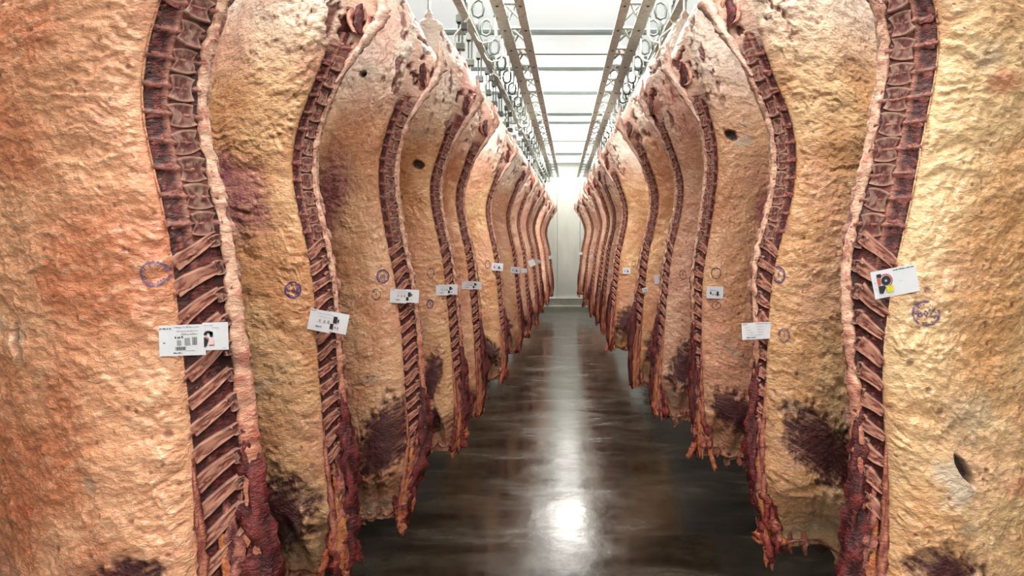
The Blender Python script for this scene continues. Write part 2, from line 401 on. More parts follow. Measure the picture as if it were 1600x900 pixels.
def build_side(S, label):
    s, d = S.s, S.d; R = random.Random(S.seed)
    hi = S.res >= 2
    near = S.d < 2; n_out, n_cap, n_med, n_str = (((230 if near else 180), 10, 26, 16) if S.res == 2 else (70, 8, 14, 10) if S.res == 1 else (34, 6, 10, 8))
    nz = {2: 620 if near else 460, 1: 220, 0: 110}[S.res]
    ztop = 3.12
    v = np.linspace(0, 1, nz)
    xtop = S.A(np.array([2.75]))[0] + s * .14 * 1
    # ---- loop in local plan coordinates (a towards the aisle, y depth)
    u_out = np.linspace(0, 1, n_out) ** 1.1
    zz = S.zb + (ztop - S.zb) * v
    Wd = S.wide * np.interp(zz, [.2, .5, .9, 1.3, 1.9, 2.3, 2.6, 2.9], [.40, .50, .60, .62, .6, .56, .5, .42])
    T = np.interp(zz, [.2, .6, 1.0, 1.6, 2.0, 2.4, 2.7, 3.1], [.12, .17, .19, .16, .13, .2, .22, .1])
    bul = np.interp(zz, [.2, .6, 1.0, 1.5, 1.9, 2.3, 2.6, 3.0], [.03, .085, .075, .05, .03, .055, .08, .04])
    wst = S.width(zz)
    cph, sph = math.cos(S.phi), math.sin(S.phi)
    rows = []
    u = u_out[None, :]
    ao = -Wd[:, None] * u
    yo = -bul[:, None] * np.sin(np.pi * np.clip(u, 0, 1) ** .62) + .16 * u ** 2
    lip = np.exp(-u / .02) * .008
    yo = yo + lip
    E0 = (-Wd, yo[:, -1])
    th = np.linspace(0, np.pi, n_cap + 2)[1:-1][None, :]
    ac = E0[0][:, None] - np.sin(th) * T[:, None] * .35; yc = E0[1][:, None] + (1 - np.cos(th)) * .5 * T[:, None]
    Ba, By = cph * wst, sph * wst
    q = np.linspace(0, 1, n_med)[None, :]
    P0 = (E0[0], E0[1] + T); P3 = (Ba + .005, By + .035); P1 = (-Wd * .7, E0[1] + T + .02); P2 = (-.05 + 0 * Wd, By + .16)
    bz = lambda k: (1 - q) ** 3 * P0[k][:, None] + 3 * (1 - q) ** 2 * q * P1[k][:, None] + 3 * (1 - q) * q * q * P2[k][:, None] + q ** 3 * P3[k][:, None]
    am, ym = bz(0), bz(1)
    q = np.linspace(0, 1, n_str + 2)[1:-1][None, :]
    rec = .016 * np.sin(np.pi * q) ** .4
    rec = rec * (1 - sstep(2.45, 2.6, zz))[:, None]
    as_ = Ba[:, None] * (1 - q) - sph * rec; ys = By[:, None] * (1 - q) + cph * rec
    a = np.concatenate([ao, ac, am, as_], 1); y = np.concatenate([yo, yc, ym, ys], 1)
    nl = a.shape[1]
    # ---- leg: blend into an ellipse
    ang = np.concatenate([np.radians(-18 - 152 * u_out), np.radians(np.linspace(-170, -190, n_cap)), np.radians(np.linspace(-190, -318, n_med)), np.radians(np.linspace(-320, -378, n_str + 2)[1:-1])])
    rad = np.interp(zz, [2.3, 2.6, 2.8, 2.93, 3.0, 3.06, 3.10, 3.12], [.21, .2, .175, .13, .095, .082, .06, .03]) * S.leg
    ca = np.interp(zz, [2.3, 2.6, 3.1], [-.16, -.13, -.14])
    ae = ca[:, None] + rad[:, None] * 1.05 * np.cos(ang)[None, :]; ye = .11 + rad[:, None] * .95 * np.sin(ang)[None, :]
    wl = sstep(2.52, 2.9, zz)[:, None]
    a = a * (1 - wl) + ae * wl; y = y * (1 - wl) + ye * wl
    # ---- bottom: thin, ragged
    uu = np.concatenate([u_out, np.linspace(1, 1.02, n_cap), np.linspace(1, 0, n_med), np.zeros(n_str)])
    rag = .10 * uu * np.sin(uu * 3.0) + .05 * fbm(uu * 5 + S.seed, S.seed * 1.3, 0, 3) + .02 * np.sin(uu * 31 + S.seed)
    zrow = (zz[:, None] - rag[None, :] * (1 - sstep(0, .45, v))[:, None])
    zrow[:, :] += 0
    pinch = (1 - sstep(0, .10, v))[:, None]
    # centre line of thickness for pinching
    mid_y = .5 * (y[:, :1] + By[:, None]) + .06
    y = y * (1 - .8 * pinch) + mid_y * .8 * pinch
    X = S.A(zrow) - s * a; Y = d + y
    P = np.stack([X, Y, zrow], -1)
    # ---- relief
    dz = np.gradient(P, axis=0); du = np.gradient(P, axis=1)
    N = np.cross(du, dz); N /= np.linalg.norm(N, axis=-1, keepdims=True) + 1e-9
    if s > 0: N = -N
    # make sure the outer surface looks towards -y
    if N[nz // 2, n_out // 2, 1] > 0: N = -N
    sd = S.seed * 17.3
    th_ = (.12 + .55 * (1 - sstep(.6, 1.5, zrow))) + .3 * perlin(a * 1.5 + sd, zrow * 1.2, 0)
    t_ = np.cos(th_) * a + np.sin(th_) * zrow; c_ = -np.sin(th_) * a + np.cos(th_) * zrow
    wx = .05 * fbm(a * 8 + sd, zrow * 8, 3.3, 3); wy = .045 * fbm(a * 8, zrow * 8 + sd, 9.1, 3)
    fold = ridge((t_ + wx) * 9 + sd, (c_ + wy) * 20, 0, 3)
    fold2 = ridge((t_ + wx) * 26 + sd, (c_ + wy) * 50, 4, 3)
    lump = fbm(a * 9 + sd, zrow * 9, 7, 3)
    fine = fbm(a * 60 + sd, zrow * 85, 2, 2)
    if S.pal in (0,): fold_amp = .0085
    else: fold_amp = .0075
    patchy = .45 + .9 * sstep(-.3, .5, fbm(a * 6 + sd, zrow * 6, 51, 2))
    h = fold_amp * (fold - .6) * 1.05 * patchy + .0054 * (fold2 - .6) * patchy + .0075 * lump + .0030 * fbm(a * 22 + sd, zrow * 30, 71, 2) + .0018 * fine
    outer = np.zeros(nl); outer[:n_out] = sstep(0, .03, u_out); outer[n_out:n_out + n_cap] = 1; outer[n_out + n_cap:n_out + n_cap + n_med] = .8; outer[n_out + n_cap + n_med:] = .5 
    h = h * outer[None, :]
    # ---- colours
    c0, c1, c2 = PALS[S.pal]
    m1 = sstep(-.35, .4, fbm(a * 3 + sd, zrow * 2.2, 11, 3))[..., None]; m2 = sstep(.05, .6, fbm(a * 2.5, zrow * 2 + sd, 15, 3))[..., None]
    colr = c0 * (1 - m1) + c1 * m1; colr = colr * (1 - .65 * m2) + c2 * .65 * m2
    strand = (sstep(.72, .95, fold) * .34 + sstep(.78, .97, fold2) * .24)[..., None]
    pale = L(240, 212, 178); colr = colr * (1 - strand) + pale * strand
    # pinker, whiter round; bleaching from the overhead light mixed into the colour
    top = sstep(2.2, 2.7, zrow)[..., None] * .85; colr = colr * (1 - top) + (L(245, 230, 217) * (1 - m2) + L(228, 182, 166) * m2) * top
    wn = fbm(a * 26 + sd, zrow * 22, 21, 3)
    # lower shoulder: pinkish streaky
    lowm = (1 - sstep(.75, 1.15, zrow)) * sstep(-.2, .5, fbm(t_ * 4 + sd, c_ * 12, 27, 3)) * .5
    colr = colr * (1 - lowm[..., None]) + L(178, 120, 100) * lowm[..., None]
    stre = sstep(.62, .9, ridge(t_ * 9 + sd, c_ * 42, 31, 3))
    OM = (np.arange(nl) < n_out + n_cap)[None, :] * 1.0
    for f in sorted(S.feats, key=lambda q: ('white', 'grey', 'red', 'bruise', 'meat', 'hole').index(q[0])):
        k, fx, fz, rx, rz, rot = f
        dx, dzv = X - fx, zrow - fz; cr, sr = math.cos(rot), math.sin(rot)
        e = np.sqrt(((dx * cr + dzv * sr) / rx) ** 2 + ((-dx * sr + dzv * cr) / rz) ** 2)
        mk = 1 - sstep(.75, 1.15, e + .38 * wn + .22 * (lump))
        mk = mk * (outer > 0.01)[None, :] * (np.arange(nl) < n_out + n_cap)[None, :]
        if k == 'meat':
            mk2 = mk * (1 - .75 * stre * sstep(.35, .8, e))
            mm = mk2[..., None]; cc = L(66, 24, 26) * (1 - .5 * np.clip(wn[..., None] + .3, 0, 1)) + L(104, 40, 38) * .5 * np.clip(wn[..., None] + .3, 0, 1)
            halo = (1 - sstep(.9, 1.9, e + .3 * wn)) * (np.arange(nl) < n_out + n_cap)[None, :]
            hs = (halo * sstep(.45, .9, stre + .3 * wn) * .55)[..., None]
            colr = colr * (1 - hs) + L(150, 122, 104) * hs
            colr = colr * (1 - mm) + cc * mm; h = h * (1 - .55 * mk) - .010 * mk
        elif k == 'bruise':
            mm = ((1 - sstep(.35, 1.35, e + .3 * wn + .2 * lump)) * OM * .95 * (.6 + .45 * sstep(-.3, .3, fine + wn)))[..., None]; colr = colr * (1 - mm) + L(156, 88, 98) * mm
        elif k == 'grey':
            mm = ((1 - sstep(.3, 1.3, e + .5 * wn + .2 * lump)) * OM * .5)[..., None]; cc = L(176, 160, 140) * (1 - .6 * sstep(.1, .5, wn)[..., None]) + L(74, 62, 54) * .6 * sstep(.1, .5, wn)[..., None]
            colr = colr * (1 - mm) + cc * mm
        elif k == 'hole':
            mm = (1 - sstep(.6, .95, e + .2 * wn)) * (np.arange(nl) < n_out + n_cap)[None, :]; colr = colr * (1 - mm[..., None]) + L(44, 28, 26) * mm[..., None]; h = h - .03 * mm
        elif k == 'white':
            mm = ((1 - sstep(.3, 1.25, e + .4 * wn)) * OM * .75)[..., None]; colr = colr * (1 - mm) + L(206, 192, 174) * mm; h = h * (1 - mk * .5)
        elif k == 'red':
            mm = ((1 - sstep(.2, 1.4, e + .6 * wn)) * OM * .5)[..., None]; colr = colr * (1 - mm) + L(200, 92, 70) * mm
    # pits and blood specks
    for _ in range(150 if hi else 50):
        ru, rz_ = R.random(), S.zb + .25 + R.random() * 2.1
        sx = S.A(np.array([rz_]))[0] + s * ru * .55; r = R.uniform(.0022, .0052) * (1 if R.random() < .85 else 1.8)
        jz = int((rz_ - S.zb) / (ztop - S.zb) * nz); j0, j1 = max(0, jz - 30), min(nz, jz + 30)
        e = np.sqrt((X[j0:j1, :n_out] - sx) ** 2 + ((zrow[j0:j1, :n_out] - rz_) / 1.1) ** 2) / r
        mk = 1 - sstep(.6, 1.3, e); colr[j0:j1, :n_out] = colr[j0:j1, :n_out] * (1 - .65 * mk[..., None]) + L(104, 44, 34) * .65 * mk[..., None]; h[j0:j1, :n_out] -= .003 * mk
    # torn, gashed fat of the round, near the cut edge
    gz = sstep(2.25, 2.5, zrow[:, :n_out]) * (1 - sstep(.10, .34, u_out))[None, :]
    gs = sstep(.22, .42, fbm(a[:, :n_out] * 24 + sd, zrow[:, :n_out] * 11, 61, 4)) * gz
    colr[:, :n_out] = colr[:, :n_out] * (1 - .85 * gs[..., None]) + L(112, 40, 38) * .85 * gs[..., None]; h[:, :n_out] -= .012 * gs
    h[:, :n_out] += .010 * fbm(a[:, :n_out] * 30 + sd, zrow[:, :n_out] * 20, 63, 3) * gz
    # medial face: pleura over ribs, fat above
    im = slice(n_out + n_cap, n_out + n_cap + n_med)
    rb = sstep(-.2, .5, np.sin((zrow[:, im] + a[:, im] * .3) * 2 * np.pi / .1))[..., None]
    medc = L(206, 150, 128) * rb + L(150, 84, 74) * (1 - rb)
    low = sstep(1.75, 1.95, zrow[:, im])[..., None]; medc = medc * (1 - low) + (L(216, 172, 140) * (1 - m2[:, im]) + L(196, 130, 112) * m2[:, im]) * low
    colr[:, im] = medc; h[:, im] += .006 * rb[..., 0] * (1 - low[..., 0])
    # cut face: dark meat below, pale cut round with dark pockets above
    ist = slice(n_out + n_cap + n_med, nl)
    pk = sstep(.18, .4, fbm(a[:, ist] * 22 + sd, zrow[:, ist] * 12, 41, 4))[..., None]
    up = sstep(2.35, 2.5, zrow[:, ist])[..., None]
    pink = L(232, 194, 174) * (1 - m2[:, ist]) + L(210, 138, 120) * m2[:, ist]
    colr[:, ist] = C_DARK * (1 - up) + (pink * (1 - pk) + L(96, 34, 32) * pk) * up
    h[:, ist] -= .016 * (pk * up)[..., 0]
    P = P + N * h[..., None]
    t = thing('beef_side', label, 'beef carcass', (float(S.A(np.array([2.75]))[0] + s * .14), d + .1, S.zb))
    # ---- faces (closed loop, caps)
    i = np.arange(nz - 1)[:, None] * nl; j = np.arange(nl)[None, :]; j2 = (j + 1) % nl
    F = np.stack([i + j, i + j2, i + nl + j2, i + nl + j], -1).reshape(-1, 4)
    if s > 0: F = F[:, ::-1]
    V = P.reshape(-1, 3); C = colr.reshape(-1, 3)
    top_c = P[-1].mean(0); bot_c = P[0].mean(0)
    nb = len(V); V = np.vstack([V, top_c + [0, 0, .02], bot_c]); C = np.vstack([C, L(230, 200, 180), L(120, 50, 44)])
    jj = np.arange(0, nl - 1, 2); base = (nz - 1) * nl
    capT = np.stack([base + jj, base + jj + 1, base + (jj + 2) % nl, np.full_like(jj, nb)], -1); capB = np.stack([(jj + 2) % nl, jj + 1, jj, np.full_like(jj, nb + 1)], -1)
    if s > 0: capT, capB = capT[:, ::-1], capB[:, ::-1]
    F = np.vstack([F, capT, capB])
    body = mesh_np('fat_cover', V, F, M['fat'], t, C)
    S.root = t; S.body = body
    S.outP = P[:, :n_out]
    # ---- chine strip
    zt = 2.5; z0 = S.zb + .28
    nq, ns = (22, 330) if S.res == 2 else (14, 150) if S.res == 1 else (8, 80)
    zs_ = np.linspace(z0, zt, ns); qq = np.linspace(0, 1, nq)
    Zg, Qg = np.meshgrid(zs_, qq, indexing='ij')
    wg = S.width(Zg); sv, nv = S.svec(), S.nvec()
    base = np.stack([S.A(Zg), np.full_like(Zg, d), Zg], -1) + (Qg * wg)[..., None] * sv
    pit = .066                                       # vertebra pitch
    thor = 1 - sstep(1.62, 1.74, Zg)
    slope = .62 * (Qg - .5) * wg
    ph = (Zg - slope * thor) / pit
    fr = np.abs((ph % 1) - .5) * 2                   # 1 at the joints
    n_a = fbm(Qg * wg * 60 + sd, Zg * 60, 3, 3); n_b = ridge(Qg * wg * 34 + sd, Zg * 26, 8, 3)
    memb = sstep(.82, .94, n_b) * .45
    joint = sstep(.80, .95, fr + .12 * n_a)
    canal = np.exp(-((Qg - .42) / .045) ** 2) * sstep(1.5, 1.75, Zg)
    edge = sstep(.93, 1, Qg) + (1 - sstep(0, .05, Qg))
    mm = np.clip(np.maximum.reduce([memb, joint * .6, canal * .8, edge * .9]), 0, 1)[..., None]
    red = (C_DARK * (1 - sstep(-.2, .5, n_a)[..., None]) + C_RED * sstep(-.2, .5, n_a)[..., None])
    # spinous part darker, body part greyer red
    bz_ = (sstep(.42, .5, Qg) * sstep(1.55, 1.75, Zg) * .45)[..., None]
    red = red * (1 - bz_) + L(150, 96, 88) * bz_
    sc_ = red * (1 - mm) + C_MEM * mm
    hs = -.010 + .007 * joint + .006 * canal + .008 * edge + .004 * memb + .003 * n_a - .004 * (1 - fr) * thor
    hs = hs - .015 * sstep(2.38, 2.5, Zg)
    Pg = base + hs[..., None] * nv
    F2 = (np.arange(ns - 1)[:, None] * nq + np.arange(nq - 1)[None, :])
    F2 = np.stack([F2, F2 + 1, F2 + nq + 1, F2 + nq], -1).reshape(-1, 4)
    if s > 0: F2 = F2[:, ::-1]
    mesh_np('chine_meat', Pg.reshape(-1, 3), F2, M['meat'], t, sc_.reshape(-1, 3))
    # ---- vertebrae and feather bones
    xdir = Vector(sv * (1 if s < 0 else -1)); nV = Vector(nv)
    bones = []
    k = 0; z = z0 + .12 + S.neck * .8
    z = math.ceil(z / pit) * pit
    while z < 2.42:
        zc = z
        th = z < 1.70
        tang = Vector((float(S.A(np.array([z + .03]))[0] - S.A(np.array([z - .03]))[0]), 0, .06)).normalized()
        up = (tang - nV * tang.dot(nV)).normalized(); xd = up.cross(nV).normalized()
        wq = float(S.width(np.array([z]))[0])
        p0 = Vector((float(S.A(np.array([z]))[0]), d, z))
        jig = Matrix.Rotation(R.uniform(-.08, .08), 3, 'Z')
        def put(mesh, q, dzv, sx, sy, sz, rot, name):
            c = p0 + Vector(sv) * (q * wq) + up * dzv + nV * (-.008)
            Rm = Matrix((xd, up, nV)).transposed() @ Matrix.Rotation(rot, 3, 'Z') @ Matrix.Diagonal((sx, sy, sz))
            Mx = Rm.to_4x4(); Mx.translation = c; bones.append((name, mesh, Mx))
        if not th:
            put(VERT[(k + S.seed) % 6], .67, 0, wq * R.uniform(.40, .46), pit * R.uniform(.84, 1.0), .010, R.uniform(-.14, .14), 'vertebra')
            put(SPIN[(k * 2 + S.seed) % 6], .23, R.uniform(-.008, .008), wq * R.uniform(.26, .36), pit * R.uniform(.16, .34), .003, R.uniform(-.35, .35) + (.2 if s < 0 else -.2), 'spinous_process')
        else:
            sg = 1 if s < 0 else -1
            put(FEATH[(k + S.seed) % 6], .43, 0, wq * R.uniform(.80, .92), pit * R.uniform(.32, .46), .008, sg * (.54 + R.uniform(-.09, .09)), 'feather_bone')
            put(VERT[(k + 1 + S.seed) % 6], .82, .024, wq * R.uniform(.16, .24), pit * R.uniform(.4, .62), .012, sg * R.uniform(.2, .6), 'vertebra')
        k += 1; z += pit
    if d < 7.2:
        for nm, me, Mx in bones: share(nm, me, Mx, t)
    else:
        vs, fs, cs = [], [], []; n0 = 0
        for nm, me, Mx in bones:
            co = np.empty(len(me.vertices) * 3, np.float32); me.vertices.foreach_get('co', co); co = co.reshape(-1, 3)
            Mn = np.array(Mx); vs.append(co @ Mn[:3, :3].T + Mn[:3, 3]); 
            f = np.array([p.vertices[:] for p in me.polygons]); fs.append(f + n0); n0 += len(co)
            cc = np.empty(len(co) * 4, np.float32); me.color_attributes['Col'].data.foreach_get('color', cc); cs.append(cc.reshape(-1, 4)[:, :3])
        o = mesh_np('backbone', np.vstack(vs), np.vstack(fs), M['bone'], t, np.vstack(cs)); o['kind'] = 'stuff'
    # ---- fat rim along the inner edge of the cut
    nr, nzr = 10, {2: 260, 1: 120, 0: 60}[S.res]
    zr = np.linspace(S.zb + .22, 2.62, nzr); wr = S.width(zr)
    cxy = np.stack([S.A(zr), np.full_like(zr, d), zr], -1) + (wr * 1.04)[:, None] * sv - .006 * nv
    rr = (.011 + .006 * fbm(zr * 14 + sd, 1.1, 2, 3) + .006 * (1 - sstep(.8, 1.4, zr)) + (.007 if near and s < 0 else 0) * (1 - sstep(1.3, 1.75, zr))) * min(1, S.w / .12)
    an = np.linspace(0, 2 * np.pi, nr, endpoint=False)
    ex, ey = sv, nv
    lat = .004 * fbm(zr * 30 + sd, 4, 4, 2)
    Vr = cxy[:, None, :] + (rr[:, None] * np.cos(an))[..., None] * ex * 1.3 + ((rr[:, None] * np.sin(an)) * .7)[..., None] * ey + lat[:, None, None] * ex
    bl_ = fbm(np.cos(an)[None, :] * .6 + sd, zr[:, None] * 40, np.sin(an)[None, :] * .6, 3)
    Vr = Vr + (bl_ * .006)[..., None] * nv
    hueo = (1 - sstep(1.0, 1.6, zr))[:, None, None]
    rc = (L(222, 178, 152) * (1 - hueo) + L(204, 132, 104) * hueo)
    rdm = sstep(.05, .5, bl_)[..., None]; rc = rc * (1 - .7 * rdm) + L(160, 60, 50) * .7 * rdm
    Fr = (np.arange(nzr - 1)[:, None] * nr + np.arange(nr)[None, :]); Fr2 = (np.arange(nzr - 1)[:, None] * nr + (np.arange(nr)[None, :] + 1) % nr)
    Fr = np.stack([Fr, Fr2, Fr2 + nr, Fr + nr], -1).reshape(-1, 4)
    if s > 0: Fr = Fr[:, ::-1]
    mesh_np('fat_rim', Vr.reshape(-1, 3), Fr, M['fat'], t, np.broadcast_to(rc, Vr.shape).reshape(-1, 3))
    # ---- neck meat and hanging scraps
    bx = float(S.A(np.array([S.zb + .3]))[0])
    def blob(name, pts, rad, cA, cB, mat, n=12, flat=1.0, amp=.3, seg=None, fq=16):
        pts = np.array(pts, float); rad = np.array(rad, float); m_ = seg or (40 if S.res == 2 else 20)
        tt = np.linspace(0, 1, len(pts)); ti = np.linspace(0, 1, m_)
        pc = np.stack([smooth_interp(ti, tt, pts[:, c]) for c in range(3)], -1); ri = np.interp(ti, tt, rad)
        an = np.linspace(0, 2 * np.pi, n, endpoint=False)
        nn = fbm(pc[:, None, 2] * fq + sd, np.cos(an)[None, :] * 1.2, np.sin(an)[None, :] * 1.2 + pc[:, None, 0] * 5, 3)
        rr = ri[:, None] * (1 + amp * nn)
        Vv = pc[:, None, :] + (rr * np.cos(an))[..., None] * sv + (rr * np.sin(an) * flat)[..., None] * nv
        f = sstep(-.25, .4, nn + .4 * fbm(pc[:, None, 2] * fq * 2.5, np.cos(an)[None, :] * 3 + sd, np.sin(an)[None, :] * 3, 2))[..., None]
        cc = cA * (1 - f) + cB * f
        F = (np.arange(m_ - 1)[:, None] * n + np.arange(n)[None, :]); Fb = (np.arange(m_ - 1)[:, None] * n + (np.arange(n)[None, :] + 1) % n)
        F = np.stack([F, Fb, Fb + n, F + n], -1).reshape(-1, 4)
        if s > 0: F = F[:, ::-1]
        return mesh_np(name, Vv.reshape(-1, 3), F, mat, t, np.broadcast_to(cc, Vv.shape).reshape(-1, 3))
    def P3_(q, z, off=0.0, dz=0):
        w_ = float(S.width(np.array([z]))[0]); b_ = np.array([float(S.A(np.array([z]))[0]), d, z]); return b_ + sv * q * w_ + nv * off
    zb = S.zb
    zn = zb + S.neck
    kw = min(1.0, S.w * (.4 + .6 * S.wlow) / .115) * (.82 if near else 1)
    blob('neck_meat', [P3_(.95, zn + .78, -.012), P3_(1.02, zn + .62, -.004), P3_(1.08, zn + .46, .0), P3_(1.06, zn + .3, .002), P3_(.98, zn + .14, .0), P3_(.9, zn + .0, -.01), P3_(.86, zb - .05, -.01)],
         [.005 * kw, .024 * kw, .040 * kw, .044 * kw, .040 * kw, .028 * kw, .003], L(60, 14, 18), L(118, 40, 38), M['meat'], 18 if hi else 10, .6, .95, None, 22)
    blob('neck_meat', [P3_(.55, zn + .5, -.014), P3_(.62, zn + .36, -.002), P3_(.5, zn + .2, .0), P3_(.55, zn + .06, -.004), P3_(.5, zb - .03, -.006)], [.005, .026 * kw, .03 * kw, .026 * kw, .004], L(74, 18, 22), L(186, 116, 100), M['meat'], 14 if hi else 8, .5, 1.0, None, 30)
    blob('neck_tendon', [P3_(.45, zn + .42, -.012), P3_(.5, zn + .3, 0), P3_(.42, zn + .15, .006), P3_(.4, zn + .02, .004), P3_(.42, zb - .02, 0)], [.012 * kw, .026 * kw, .03 * kw, .024 * kw, .003], L(196, 132, 74), L(172, 84, 50), M['fat'], 14, .3, .5, None, 20)
    blob('flap_edge', [P3_(.02, zn + .62, -.004), P3_(.05, zn + .4, .002), P3_(.02, zn + .2, .004), P3_(.1, zn + .04, .0), P3_(.05, zb - .03, 0)], [.003, .009, .013, .015, .003], L(200, 128, 104), L(120, 44, 40), M['fat'], 10, .6, 1.3, None, 34)
    nsc = 9 if S.res == 2 else 6 if S.res == 1 else 4
    for kk in range(nsc):
        q = R.uniform(-.6, 1.1); zt_ = zb + R.uniform(.05, .2); ln = R.uniform(.07, .19); r0 = R.uniform(.010, .022)
        p = P3_(q, zt_, R.uniform(-.012, .008)); sw = R.uniform(-.035, .04)
        pts = [p, p + sv * sw * .4 - np.array([0, 0, ln * .45]), p + sv * sw - np.array([0, 0, ln * .85]), p + sv * sw * 1.1 - np.array([0, 0, ln])]
        cA, cB = [(L(92, 26, 28), L(150, 60, 50)), (L(204, 124, 84), L(170, 80, 58)), (L(196, 122, 100), L(110, 36, 34))][kk % 3]
        blob('meat_scrap', pts, [r0 * .7, r0 * 1.2, r0 * R.uniform(.6, 1.3), .002], cA, cB, M['meat'], 9, .65, 1.0, 18 if hi else 10, 34)
    # bottom edge of the shoulder, ragged flaps
    for kk in range(5 if S.res else 2):
        fcol = int(n_out * R.uniform(.05, .9)); p = P[0, fcol]; ln = R.uniform(.02, .05)
        pts = [p + [0, .01, .07], p + [0, 0, .02], p + [R.uniform(-.02, .02), 0, -ln * .6], p + [R.uniform(-.02, .02), 0, -ln]]
        blob('meat_scrap', pts, [.016, .017, .013, .006], [L(96, 28, 28), L(176, 100, 80), L(150, 70, 58)][kk % 3], L(196, 136, 112), M['meat'], 9, .6, 1.0, 14, 40)
    col_ = np.linspace(2, n_out - 1, 12).astype(int)
    blob('brisket_edge', [P[0, c] + [0, 0, .012] for c in col_], [.006] + [.013] * 10 + [.006], L(120, 44, 40), L(202, 146, 120), M['fat'], 9, .9, .9, 70 if hi else 26, 30)
    # pelvic bone on the cut face of the round
    zc = 2.56
    pc = P3_(.55, zc, .004)
    tilt = R.uniform(-.3, .3)
    ring_ = [pc + sv * (.034 * math.cos(t_a) * (1 + .3 * math.sin(2 * t_a + S.seed)) + tilt * .06 * math.sin(t_a)) + np.array([0, 0, .065 * math.sin(t_a)]) - nv * .008 for t_a in np.linspace(.5 + S.seed, 5.2 + S.seed, 13)]
    blob('pelvic_bone', ring_, [.004] + [.012] * 11 + [.004], L(216, 168, 146), L(150, 70, 62), M['bone'], 8, .6, .7, 44 if hi else 24, 30)
    blob('pelvic_meat', [pc + [0, 0, .06] + sv * .01, pc + [0, 0, .045], pc + [0, 0, .01], pc - [0, 0, .03] - sv * .012, pc - [0, 0, .06], pc - [0, 0, .07]], [.004, .013, .02, .018, .012, .004], L(60, 16, 20), L(112, 34, 34), M['meat'], 12, .3, .7, None, 24)
    blob('cod_fat', [P3_(.95, 2.3, .0), P3_(1.0, 2.45, .008), P3_(.98, 2.6, .01), P3_(.8, 2.74, .0)], [.006, .02, .03, .006], L(236, 206, 188), L(218, 164, 146), M['fat'], 12, .6, .9, None, 26)
    # shank tendon to the hook
    xk = float(P[-1, :, 0].mean()); yk = float(P[-1, :, 1].mean())
    blob('shank_tendon', [(xk, yk, ztop - .1), (xk, yk, ztop - .02), (xk, yk, ztop + .02), (xk, yk, ztop + .06)], [.03, .032, .028, .004], L(232, 214, 196), L(212, 176, 156), M['fat'], 10, 1, .15)
    S.top = (xk, yk, ztop)
    # BVH for stamps
    Pn = S.outP; st = 2 if hi else 1
    idx = np.arange(0, nz, st); idu = np.arange(0, n_out, st); sub = Pn[np.ix_(idx, idu)]
    nn_u = len(idu); f = (np.arange(len(idx) - 1)[:, None] * nn_u + np.arange(nn_u - 1)[None, :]); f = np.stack([f, f + 1, f + nn_u + 1, f + nn_u], -1).reshape(-1, 4)
    S.bvh = BVHTree.FromPolygons([tuple(p) for p in sub.reshape(-1, 3)], [tuple(int(i) for i in q) for q in f])
    return t

# shared bone shapes (unit size, z out of the cut)
def bone_mesh(name, kind, seed):
    r = np.random.default_rng(seed); nu, nv = (15, 11)
    U, Vv = np.meshgrid(np.linspace(-.5, .5, nu), np.linspace(-.5, .5, nv), indexing='ij')
    nz_ = fbm(U * 3.1 + seed * 7.7, Vv * 3.1, seed * 1.9, 3); nf = fbm(U * 8 + seed, Vv * 8, seed * 3.3, 2)
    if kind == 'vert':
        waist = .70 + .34 * (np.abs(Vv) * 2) ** 1.5; x = U * waist + .05 * nz_; y = Vv * (1 - .2 * (np.abs(U) * 2) ** 2) + .09 * U * math.sin(seed * 2.1)
        rim = np.clip(np.maximum((np.abs(Vv) * 2) ** 4, .8 * (np.abs(U) * 2) ** 5), 0, 1)
        diag = np.exp(-((np.abs(U) - np.abs(Vv) * .9) / .07) ** 2) * sstep(.0, .3, nz_ + .2)
        z = .35 + .42 * rim + .25 * nz_ + .15 * diag
        c = np.clip(.8 * rim ** 2.2 + .5 * diag + .25 * nf, 0, 1)[..., None]
        k = sstep(-.1, .45, nz_)[..., None]; col = (L(92, 28, 26) * (1 - k) + L(138, 104, 92) * k) * (1 - c) + L(200, 158, 138) * c
    elif kind == 'feather':
        x = U; y = Vv * (.85 + .5 * (.5 - U)) + .10 * np.sin(U * 4 + seed) + .06 * nz_; rim = (np.abs(Vv) * 2) ** 3
        z = .5 + .30 * rim + .5 * nz_ * (1 - rim)
        c = np.clip(.7 * rim + .25 * nf, 0, 1)[..., None]; k = sstep(-.35, .3, nz_ + .3 * nf)[..., None]
        col = (L(120, 48, 42) * (1 - k) + L(188, 128, 106) * k) * (1 - c) + L(216, 168, 144) * c
    else:
        x = U * (1 - .3 * (np.abs(Vv) * 2)) + .1 * nz_; y = Vv * (.4 + .8 * (U + .5)) + .12 * nz_; z = .7 - .4 * (np.abs(Vv) * 2) ** 2 + .2 * nz_
        c = sstep(-.3, .5, nf)[..., None] * .7; col = L(120, 46, 46) * (1 - c) + L(190, 128, 116) * c
    P = np.stack([x, y, z], -1); V = P.reshape(-1, 3); C = col.reshape(-1, 3)
    F = (np.arange(nu - 1)[:, None] * nv + np.arange(nv - 1)[None, :]); F = np.stack([F, F + nv, F + nv + 1, F + 1], -1).reshape(-1, 4)
    bd = [i * nv for i in range(nu)] + [(nu - 1) * nv + j for j in range(1, nv)] + [i * nv + nv - 1 for i in range(nu - 2, -1, -1)] + [j for j in range(nv - 2, 0, -1)]
    n0 = len(V); lo = V[bd].copy(); lo[:, :2] *= 1.08; lo[:, 2] = -.9; V = np.vstack([V, lo]); C = np.vstack([C, np.broadcast_to(L(104, 40, 36), lo.shape)])
    nb = len(bd); F = np.vstack([F, [[bd[i], n0 + i, n0 + (i + 1) % nb, bd[(i + 1) % nb]] for i in range(nb)]])
    o = mesh_np(name, V, F, M['bone'], None, C); me = o.data; bpy.data.objects.remove(o); return me
